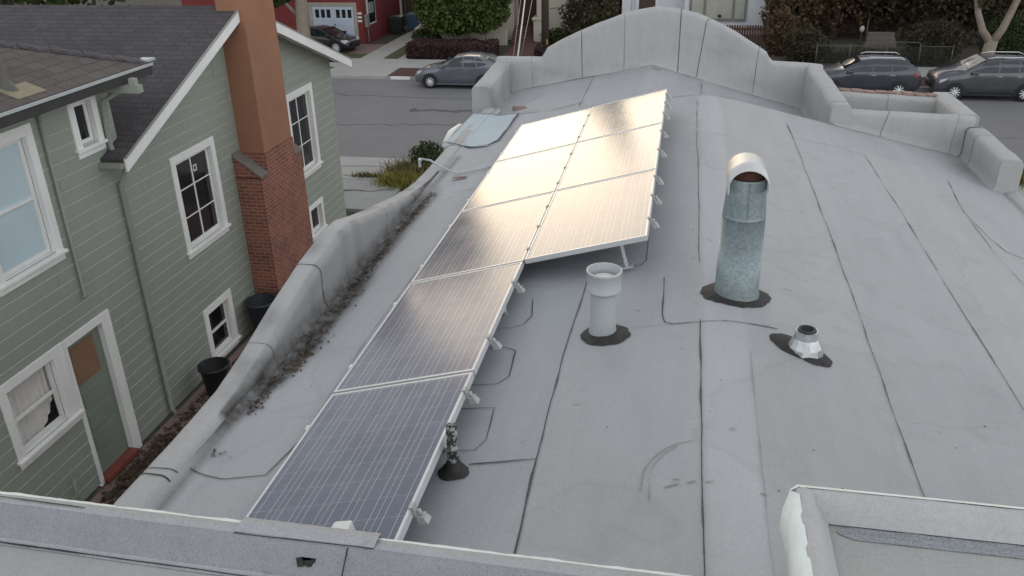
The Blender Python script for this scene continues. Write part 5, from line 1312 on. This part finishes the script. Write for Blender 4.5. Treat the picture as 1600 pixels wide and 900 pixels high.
# yard on the near right
slab('yard', 4.2, 60, 15, 25.29, .02, M['earth'])
tuft('yellow green weed clump on the near kerb right of the turret', 10.6, 28.5-.6, .5, .3, 900, .6, M['lf_yellow'], 35)
bush('shrub', 'dark shrub below the right roof edge near the silver car', 'shrub', (10.6, 23.4, .9), (1.3, 1.1, 1.0), 3500, .07, M['lf_mid'], 66)
bush('shrub', 'brown shrub against the right return wall corner below the roof', 'shrub', (8.4, 20.2, .9), (1.5, 1.2, 1.1), 3500, .07, M['lf_brown'], 67)
bush('shrub', 'pale leaved shrub close below the right roof edge', 'shrub', (6.6, 15.6, 1.4), (1.1, 1.3, 1.5), 4000, .06, M['lf_mid'], 68)

# ------------------------------------------------------------------ service cables
def cable(label, a, b, r0, mat):
    a = Vector(a); b = Vector(b); m_ = MB(); m_.tube([a.lerp(b, k/12) - Vector((0, 0, .35*math.sin(math.pi*k/12))) for k in range(13)], r0, 6)
    tag(m_.build('service_cable', mat), label, 'cable')
cable('thick pale service cable rising from the left shoulder of the arched parapet', (-2.80, 14.5, 5.95), (-7.95, 47.75, 9.0), .016, M['wire'])
cable('thin reddish service cable just left of the thick pale cable', (-2.88, 14.5, 5.95), (-8.2, 47.75, 8.6), .008, simple('red_cable', (.25, .15, .13), .7))
cable('thin grey service cable just right of the thick pale cable', (-2.76, 14.5, 5.95), (-7.4, 47.75, 8.0), .007, M['steel_link'])

# ------------------------------------------------------------------ light, sky, camera
SUN_EL, SUN_AZ = 13, -15
w = bpy.data.worlds.new("World"); sc.world = w; w.use_nodes = True
nt = w.node_tree; bg = nt.nodes['Background']
sky = nt.nodes.new('ShaderNodeTexSky'); sky.sky_type = 'NISHITA'; sky.sun_disc = False
sky.sun_elevation = R(SUN_EL); sky.sun_rotation = R(SUN_AZ); sky.air_density = 1; sky.dust_density = 1.0
# thin high overcast added to the clear sky
tc = nt.nodes.new('ShaderNodeTexCoord'); cn = nt.nodes.new('ShaderNodeTexNoise'); cn.inputs['Scale'].default_value = 2.2; cn.inputs['Detail'].default_value = 5
nt.links.new(tc.outputs['Generated'], cn.inputs['Vector'])
cr_ = nt.nodes.new('ShaderNodeValToRGB'); cr_.color_ramp.elements[0].position = .3; cr_.color_ramp.elements[1].position = .75
CL = 12.5
cr_.color_ramp.elements[0].color = (.96*CL*.8, .98*CL*.8, 1.0*CL*.8, 1); cr_.color_ramp.elements[1].color = (1.0*CL*1.1, 1.0*CL*1.1, 1.0*CL*1.1, 1)
nt.links.new(cn.outputs['Fac'], cr_.inputs[0])
# the cloud sheet is brighter low down and on the side away from the sun
sx_ = nt.nodes.new('ShaderNodeSeparateXYZ'); nt.links.new(tc.outputs['Generated'], sx_.inputs[0])
hz_ = ramp(nt, sx_.outputs[2], [(0, 1.0), (.35, .78), (1, .48)])
bk_ = nt.nodes.new('ShaderNodeMapRange'); bk_.inputs[1].default_value = -1; bk_.inputs[2].default_value = 1; bk_.inputs[3].default_value = 2.1; bk_.inputs[4].default_value = .92
nt.links.new(sx_.outputs[1], bk_.inputs[0])
sd_ = nt.nodes.new('ShaderNodeMapRange'); sd_.inputs[1].default_value = -1; sd_.inputs[2].default_value = 1; sd_.inputs[3].default_value = .8; sd_.inputs[4].default_value = 1.3
nt.links.new(sx_.outputs[0], sd_.inputs[0])
fac_ = math_(nt, 'MULTIPLY', math_(nt, 'MULTIPLY', hz_, bk_.outputs[0]), sd_.outputs[0])
vm = nt.nodes.new('ShaderNodeVectorMath'); vm.operation = 'SCALE'; nt.links.new(cr_.outputs[0], vm.inputs[0]); nt.links.new(fac_, vm.inputs['Scale'])
ad = nt.nodes.new('ShaderNodeMix'); ad.data_type = 'RGBA'; ad.blend_type = 'ADD'; ad.inputs[0].default_value = 1
nt.links.new(sky.outputs[0], ad.inputs[6]); nt.links.new(vm.outputs[0], ad.inputs[7])
nt.links.new(ad.outputs[2], bg.inputs['Color']); bg.inputs['Strength'].default_value = .05
sun = bpy.data.lights.new('sun', 'SUN'); sun.energy = .32; sun.angle = R(28); sun.color = (1, .80, .56)
so_ = bpy.data.objects.new('sun', sun); COL.objects.link(so_)
d = Vector((math.sin(R(SUN_AZ))*math.cos(R(SUN_EL)), math.cos(R(SUN_AZ))*math.cos(R(SUN_EL)), math.sin(R(SUN_EL))))
so_.rotation_euler = d.to_track_quat('Z', 'Y').to_euler(); so_.location = (0, 0, 30)

cam = bpy.data.cameras.new('camera'); co = bpy.data.objects.new('camera', cam); COL.objects.link(co)
yaw, pitch, roll = R(-11.56928), R(25.49462), R(-1.33138)
cy, sy_ = math.cos(yaw), math.sin(yaw); cp_, sp_ = math.cos(pitch), math.sin(pitch)
fw = Vector((sy_*cp_, cy*cp_, -sp_)); rg = Vector((cy, -sy_, 0)); upv = rg.cross(fw)
r2 = rg*math.cos(roll) + upv*math.sin(roll); u2 = -rg*math.sin(roll) + upv*math.cos(roll)
co.matrix_world = Matrix(((r2.x, u2.x, -fw.x, 0), (r2.y, u2.y, -fw.y, 0), (r2.z, u2.z, -fw.z, 8.8), (0, 0, 0, 1)))
cam.sensor_width = 36; cam.lens = 1328.27/1600*36; cam.clip_start = .05; cam.clip_end = 2000
sc.camera = co
sc.view_settings.view_transform = 'Standard'; sc.view_settings.look = 'None'; sc.view_settings.gamma = 1; sc.view_settings.exposure = .32
sc.view_settings.use_curve_mapping = False
